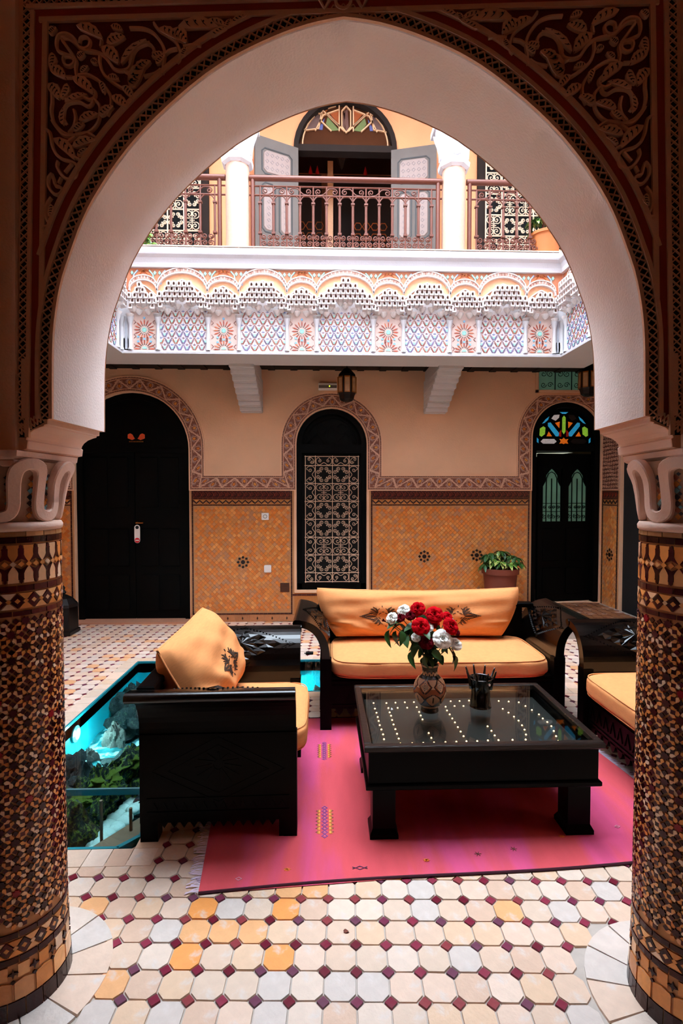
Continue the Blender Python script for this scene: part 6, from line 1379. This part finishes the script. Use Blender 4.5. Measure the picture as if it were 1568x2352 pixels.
# ------------------------------------------------------------------ roses
def petal(m, a, span, rb, R, H, curl, rr, dip=.22):
    n, k = 7, 6; vs = []; ph = rr.uniform(0, 6)
    for j in range(k):
        t = j/(k-1)
        for i in range(n):
            q = i/(n-1)*2-1; w_ = span/2*(.72+.34*sin(pi*min(1, .15+.75*t)))*q
            r = rb+(R-rb)*t**.75+curl*t**5-.0016*abs(q)**2*t; z = H*(1-(1-t)**1.7)-curl*.9*t**6-dip*H*abs(q)**3*t+.0012*sin(ph+q*4)*t
            vs.append((r*cos(a+w_), r*sin(a+w_), z))
    m.add(vs, [(j*n+i, j*n+i+1, (j+1)*n+i+1, (j+1)*n+i) for j in range(k-1) for i in range(n-1)])
def rosemesh(seed, mt, openn=1.):
    rr = random.Random(seed); m = M(); a = 0
    rings = [(2, .001, .0035, .029, 0, 3.4), (3, .0015, .0075, .030, .001, 2.6), (4, .002, .012, .030, .003, 2.0), (5, .003, .0165, .0285, .005, 1.7), (6, .004, .021, .026, .008, 1.45), (7, .005, .0245, .021, .011, 1.25)]
    for n, rb, R, H, cu, sp in rings[:6 if openn > .5 else 3]:
        a += rr.uniform(.4, 1)
        for q in range(n): petal(m, a+2*pi*q/n+rr.uniform(-.1, .1), sp, rb, R*(.55+.45*openn), H*rr.uniform(.93, 1.05), cu*openn, rr)
    return m.mesh('bloom', mt, smooth=True)
BLM = {('red', k): rosemesh(k, 'red_petal', .9+.1*k) for k in range(3)}; BLM.update({('white', k): rosemesh(10+k, 'white_petal', .7+.15*k) for k in range(3)}); BLM.update({('dark', k): rosemesh(20+k, 'dark_petal', .8) for k in range(2)})
bud = rosemesh(31, 'dark_petal', .3)
def leafmesh(L, W_, mt, nm='leaf', bend=.25):
    m = M(); n = 7; vs = []
    for i in range(n):
        t = i/(n-1); w = W_/2*(sin(pi*min(1, t**.85))**.8 if 0 < t < 1 else 0)+.0003; z = -bend*L*t*t
        vs += [(t*L, -w, z+w*.35), (t*L, 0, z), (t*L, w, z+w*.35)]
    m.add(vs, [(i*3+k, i*3+k+1, i*3+4+k, i*3+3+k) for i in range(n-1) for k in (0, 1)]); return m.mesh(nm, mt, smooth=True)
LF = [leafmesh(.055, .03, 'leaf'), leafmesh(.042, .026, 'leaf'), leafmesh(.05, .034, 'leaf', bend=.6)]
def pw(px_, py_, dy): # point above the table for the bouquet
    Y = 2.585+dy; return (.526+(px_-990)/1220*Y, Y, 1.5-(py_-1137)/1220*Y*1.0+.0)
ROS = [ # px, py, depth, scale, colour, label
 (962, 1398, .0, 1.0, 'red', 'bright red rose at the very top of the bouquet'), (945, 1415, -.01, .8, 'dark', 'deep red rose just under the topmost rose'), (932, 1402, .03, .85, 'white', 'white rose peeking up behind the topmost red rose'),
 (903, 1420, -.01, 1.0, 'white', 'white rose at the outer edge by the drooping buds'), (962, 1438, -.055, 1.15, 'red', 'large open red rose facing out in the bouquet centre'), (1000, 1412, .0, 1.1, 'red', 'wide red rose on the upper shoulder of the bouquet'),
 (1030, 1438, -.04, 1.2, 'red', 'big open red rose on the side towards the black burner'), (1030, 1418, .01, .7, 'red', 'small red rose tucked behind the big open one'), (1012, 1467, -.055, 1.25, 'white', 'largest white rose, low and facing the camera'),
 (952, 1466, -.045, .75, 'white', 'half closed white rose under the central red rose'), (976, 1478, -.05, 1.1, 'dark', 'dark crimson rose low at the bouquet front'), (1046, 1482, -.02, .9, 'white', 'white rose hanging lowest towards the black burner'),
 (982, 1423, .02, .8, 'white', 'white rose between the two upper red roses'), (1040, 1432, .02, .7, 'white', 'white bloom behind the big open red rose'), (930, 1460, .01, .8, 'dark', 'dark red rose low at the side of the drooping buds'), (985, 1444, -.02, .8, 'white', 'white rose between the two large red roses'), (1050, 1455, .0, .6, 'dark', 'tiny dark red rose at the outer edge over the burner side'), (925, 1420, .01, .8, 'dark', 'dark red rose beside the outermost white rose'), (998, 1432, .02, .9, 'red', 'red rose deep in the middle of the bouquet'), (970, 1412, .02, .7, 'red', 'small red rose just below the top bloom')]
VN = (.526, 2.585, TH+.20)
def flower(px_, py_, dy, sc, col, lb, k):
    P = pw(px_, py_, dy); t = empty('rose', VN, label=lb, cat='rose', group='roses in the painted vase'); d = (P[0]-VN[0], P[1]-VN[1], P[2]-VN[2])
    m = M(); S_ = smoothpath([(0, 0, 0), (d[0]*.25, d[1]*.25, d[2]*.45), (d[0]*.75, d[1]*.7, d[2]*.82), (d[0], d[1]-.005, d[2]-.008)], 3); m.tube(S_, .0022, 5); m.build('stem', 'stem', t, smooth=True)
    me = bud if col == 'bud' else BLM[(col, k % (2 if col == 'dark' else 3))]
    o = link('bloom', me, t, (d[0], d[1], d[2]-.012*sc), (radians(52)+random.uniform(-.15, .15), random.uniform(-.3, .3), d[0]*4+random.uniform(-.2, .2))); o.scale = (sc*1.12,)*3
    for q in range(3):
        i = random.choice((3, 4, 5, 6, 7)); p = S_[min(i, len(S_)-2)]; link('leaf', random.choice(LF), t, p, (random.uniform(-.5, .5), random.uniform(-.3, .9), random.uniform(0, 6.28))).scale = (1.3,)*3
    return t
for k, (a, b, c, d, e_, f) in enumerate(ROS): flower(a, b, c, d, e_, f, k)
flower(884, 1427, -.03, .75, 'bud', 'upper of the two closed crimson buds drooping outward', 0); flower(908, 1440, -.04, .7, 'bud', 'lower closed crimson bud drooping beside the outer white rose', 0)
for (a, b, c, rot) in ((920, 1437, -.05, (.2, .2, 3.0)), (890, 1450, -.05, (.3, 1.2, 2.8)), (906, 1452, -.05, (.1, 1.3, 3.6)), (943, 1500, -.06, (1.1, 1.3, 3.4)), (969, 1512, -.08, (1.2, 1.4, 4.6)), (985, 1506, -.08, (.8, .2, .1)), (1036, 1494, -.03, (.3, .9, .2)), (950, 1478, -.06, (.6, .8, 3.4)), (1040, 1512, -.03, (.4, 1.0, -.3)), (960, 1490, -.05, (.9, .7, 3.0)), (1025, 1490, -.02, (.2, .5, .1)), (1000, 1450, -.04, (.8, .2, .5))):
    P = pw(a, b, c); o = link('leaf', LF[2], vt, (P[0]-vt.location[0], P[1]-vt.location[1], P[2]-vt.location[2]), rot); o.name = 'leaf'; o.scale = (1.5,)*3
# ------------------------------------------------------------------ burner
bt = empty('incense_burner', (.795, 2.635, TH+.009), label='black glazed burner with upright prongs round its rim', cat='burner')
m = M(); m.lathe(smoothpath([(0, 0), (.050, 0), (.052, .006), (.048, .05), (.046, .085), (.052, .12), (.060, .142), (.060, .146), (.055, .144), (.045, .118), (.03, .108), (0, .105)], 3), 40); m.build('bowl', 'black_ceramic', bt, smooth=True)
for q in range(8):
    a = q*pi/4+.2; m = M(); m.tube([(r*cos(a), r*sin(a), z) for r, z in ((.050, .095), (.056, .125), (.064, .150), (.074, .178), (.078, .190))], [.010, .009, .0065, .005, .003], 8); m.build('prong', 'black_ceramic', bt, smooth=True)
m = M(); m.lathe([(0, .001), (.006, .001), (.007, 0)], 10); o = m.build('price_dot', 'white_plastic', bt, loc=(.030, -.050, .125), rot=(radians(80), 0, .5))
m = M(); m.add([(0, 0, 0), (.012, .004, .0), (.009, .012, .005), (.002, .008, .009)], [(0, 1, 2), (0, 2, 3), (0, 1, 3)]); tag(m.build('paper_scrap', 'white_plastic', loc=(.335, 2.60, TH+.009)), 'tiny folded white paper scrap on the glass table top', 'paper')
# ------------------------------------------------------------------ potted plants
def whorl_plant(name, loc, potc, pr, ph, lb, n, R, H0, mats, seed, cat='plant'):
    rr = random.Random(seed); t = empty(name, loc, label=lb, cat=cat); m = M(); m.lathe([(0, 0), (pr*.72, 0), (pr*.95, ph*.9), (pr*1.05, ph*.9), (pr*1.05, ph), (pr*.9, ph), (pr*.88, ph*.93), (0, ph*.93)], 24); m.build('pot', potc, t, smooth=40)
    ls = [leafmesh(R*.46, R*.17, mt, bend=.35) for mt in mats]
    for k in range(n):
        a = rr.uniform(0, 6.28); q = rr.uniform(.1, 1)**.7; p = (R*q*cos(a), R*q*sin(a)*.55, ph+H0*(1.05-.75*q)+rr.uniform(-.03, .03)); m = M(); m.tube(smoothpath([(0, 0, ph*.9), (p[0]*.3, p[1]*.3, p[2]*.75+ph*.2), p], 3), .004, 5); m.build('stem', 'stem', t)
        for w_ in range(8):
            o = link('leaf', rr.choice(ls), t, p, (rr.uniform(-.3, .3), rr.uniform(.05, .6), w_*pi/4+rr.uniform(-.15, .15)))
    return t
whorl_plant('potted_plant', (2.04, 6.04, .05), 'terracotta', .20, .61, 'leafy green houseplant in a terracotta pot against the tiled wall, behind the sofa', 26, .24, .22, ['leaf', 'leaf_variegated', 'leaf'], 3)
m = M(); m.box(1.80, 2.28, 5.88, 6.26, 0, .05); tag(m.build('plant_stand', 'dark_frame'), 'low dark stand under the terracotta plant pot behind the sofa', 'stand')
whorl_plant('potted_plant', (2.20, 5.26, 3.80), 'terracotta_up', .15, .27, 'plant in an orange clay pot at the end of the balcony ledge', 12, .2, .24, ['leaf_variegated', 'leaf'], 5)
def trailing(loc, lb, seed):
    rr = random.Random(seed); t = empty('trailing_plant', loc, label=lb, cat='plant'); lm = leafmesh(.06, .03, 'leaf_variegated')
    for k in range(14):
        a = rr.uniform(-.3, .3); P = [(0, 0, .05)]; 
        for q in range(5): P.append((P[-1][0]+rr.uniform(-.03, .05), P[-1][1]-.015, P[-1][2]+(.05 if q < 2 else -.05)))
        m = M(); m.tube(P, .003, 4); m.build('stem', 'stem', t)
        for p in P[1:]: 
            for _ in range(2): link('leaf', lm, t, p, (rr.uniform(-1, 1), rr.uniform(0, 1), rr.uniform(0, 6.28)))
    m = M(); m.lathe([(0, 0), (.06, 0), (.08, .1), (.085, .1), (.07, .09), (0, .09)], 16); m.build('pot', 'terracotta_up', t)
trailing((-1.72, 5.16, 3.80), 'yellow green trailing plant at the end of the balcony ledge, over the black double door', 4)
# ------------------------------------------------------------------ lanterns, fittings
def lantern(loc, lb, zc):
    t = empty('hanging_lantern', loc, label=lb, cat='lantern'); m = M(); n = 8
    def ringp(r, z): return [(r*cos(2*pi*k/n+pi/8), r*sin(2*pi*k/n+pi/8), z) for k in range(n)]
    R = [(.03, .36), (.05, .34), (.095, .29), (.10, .27), (.105, .25), (.105, .09), (.09, .06), (.08, .02), (.05, 0), (.0, 0)]
    vs = sum((ringp(r, z) for r, z in R), []); m.add(vs, [(i*n+k, i*n+(k+1) % n, (i+1)*n+(k+1) % n, (i+1)*n+k) for i in range(len(R)-1) for k in range(n)]); m.build('lantern_body', 'lantern_metal', t)
    for k in range(n):
        a = 2*pi*(k+.5)/n+pi/8; g = M(); T = xf((0.099*cos(a), .099*sin(a), 0), a+pi/2); g.T = T; g.box(-.026, .026, -.004, .004, .095, .245); g.build('glass_panel', 'amber_glass', t); g = M(T)
        for z0, z1 in ((.085, .095), (.245, .26)): g.box(-.03, .03, -.007, .007, z0, z1)
        for x in (-.03, .024): g.box(x, x+.006, -.007, .007, .09, .25)
        g.build('panel_frame', 'brass', t)
    m = M(); m.tube([(0, 0, .35), (0, 0, zc)], .008, 6); m.build('chain', 'lantern_metal', t)
    return t
lantern((.262, 5.90, 2.535), 'octagonal brass and glass lantern hanging over the middle window', .435); lantern((2.95, 5.85, 2.60), 'dark hanging lantern in front of the small greenish window over the ajar door', .37)
t = empty('floor_lantern', (-2.80, 5.80, 0), label='black metal floor lantern with a finial beside the black double door', cat='lantern'); m = M(); m.box(-.12, .12, -.12, .12, 0, .05, bev=.01); m.box(-.105, .105, -.105, .105, .05, .32); m.lathe([(.15, .30), (.14, .33), (.09, .39), (.04, .42), (.015, .43), (.03, .45), (.012, .48), (.02, .50), (0, .53)], 8); m.build('lantern_body', 'lantern_metal', t)
for s in (-1, 1): m = M(); m.box(s*.06-.035, s*.06+.035, -.109, -.105, .08, .30); m.build('glass_panel', 'black_void', t)
t = empty('emergency_light', (.055, YB, 2.77), label='white emergency light box with a green indicator, high beside the hanging lantern', cat='light'); m = M(); m.box(-.11, .11, -.05, 0, -.04, .04, bev=.006); m.build('housing', 'white_plastic', t); m = M(); m.box(-.105, .105, -.056, -.05, -.02, .012); m.build('diffuser', 'grey_wood', t); m = M(); m.lathe([(0, .003), (.007, .002), (.008, 0)], 10); m.build('indicator_light', 'led_green', t, loc=(.02, -.056, 0), rot=(pi/2, 0, 0))
t = empty('light_switch', (-.684, YB-.009, 1.248), label='white square switch with a round dial on the tiled wall', cat='switch'); m = M(); m.box(-.042, .042, -.012, 0, -.042, .042, bev=.004); m.build('plate', 'white_plastic', t); m = M(); m.lathe([(.018, 0), (.018, .006), (.015, .008), (0, .008)], 20, c=None); m.build('dial', 'white_plastic', t, loc=(0, -.012, 0), rot=(pi/2, 0, 0)); m = M(); m.lathe([(.0185, .0005), (.021, .0008), (.0235, .0005)], 24); m.build('dial_ring', 'grey_wood', t, loc=(0, -.012, 0), rot=(pi/2, 0, 0))
t = empty('socket_box', (-.656, YB-.009, .628), label='white blank socket cover low on the tiled wall', cat='socket'); m = M(); m.box(-.042, .042, -.025, 0, -.045, .045, bev=.008); m.build('plate', 'white_plastic', t); m = M(); m.box(-.034, .034, -.0285, -.024, -.036, .036, bev=.003); m.build('cover', 'white_plastic', t)
t = empty('wall_vent', (-.456, YB-.009, .404), label='dark brown square vent cover low beside the middle window', cat='vent'); m = M(); m.box(-.054, .054, -.008, 0, -.054, .054, bev=.003, c=lin('#4a2414')); m.build('plate', 'vpaint', t)
for i in range(6): m = M(); m.box(-.046, .046, -.012, -.007, -.042+.015*i, -.034+.015*i, c=lin('#5c3018')); m.build('slat', 'vpaint', t)
# small dry leaf on the floor
m = M(); m.grid(lambda a, b: ((a-.5)*.022, (b-.5)*.012*(1-abs(2*a-1)**2+.05), .004+.006*sin(a*6)*(b-.5)), 6, 4); tag(m.build('dry_leaf', 'terracotta', loc=(.078, 1.775, .001)), 'tiny dry brown leaf lying on the pale floor tiles', 'leaf')
m = M(); m.box(-.035, .035, -.02, .02, 0, .02, bev=.004); m.box(-.05, -.03, -.004, .004, .004, .012); o = tag(m.build('floor_hook', 'black_wood', loc=(-.13, 4.97, .002)), 'small black metal cleat on the floor at the pit edge, beside the sofa arm', 'cleat')
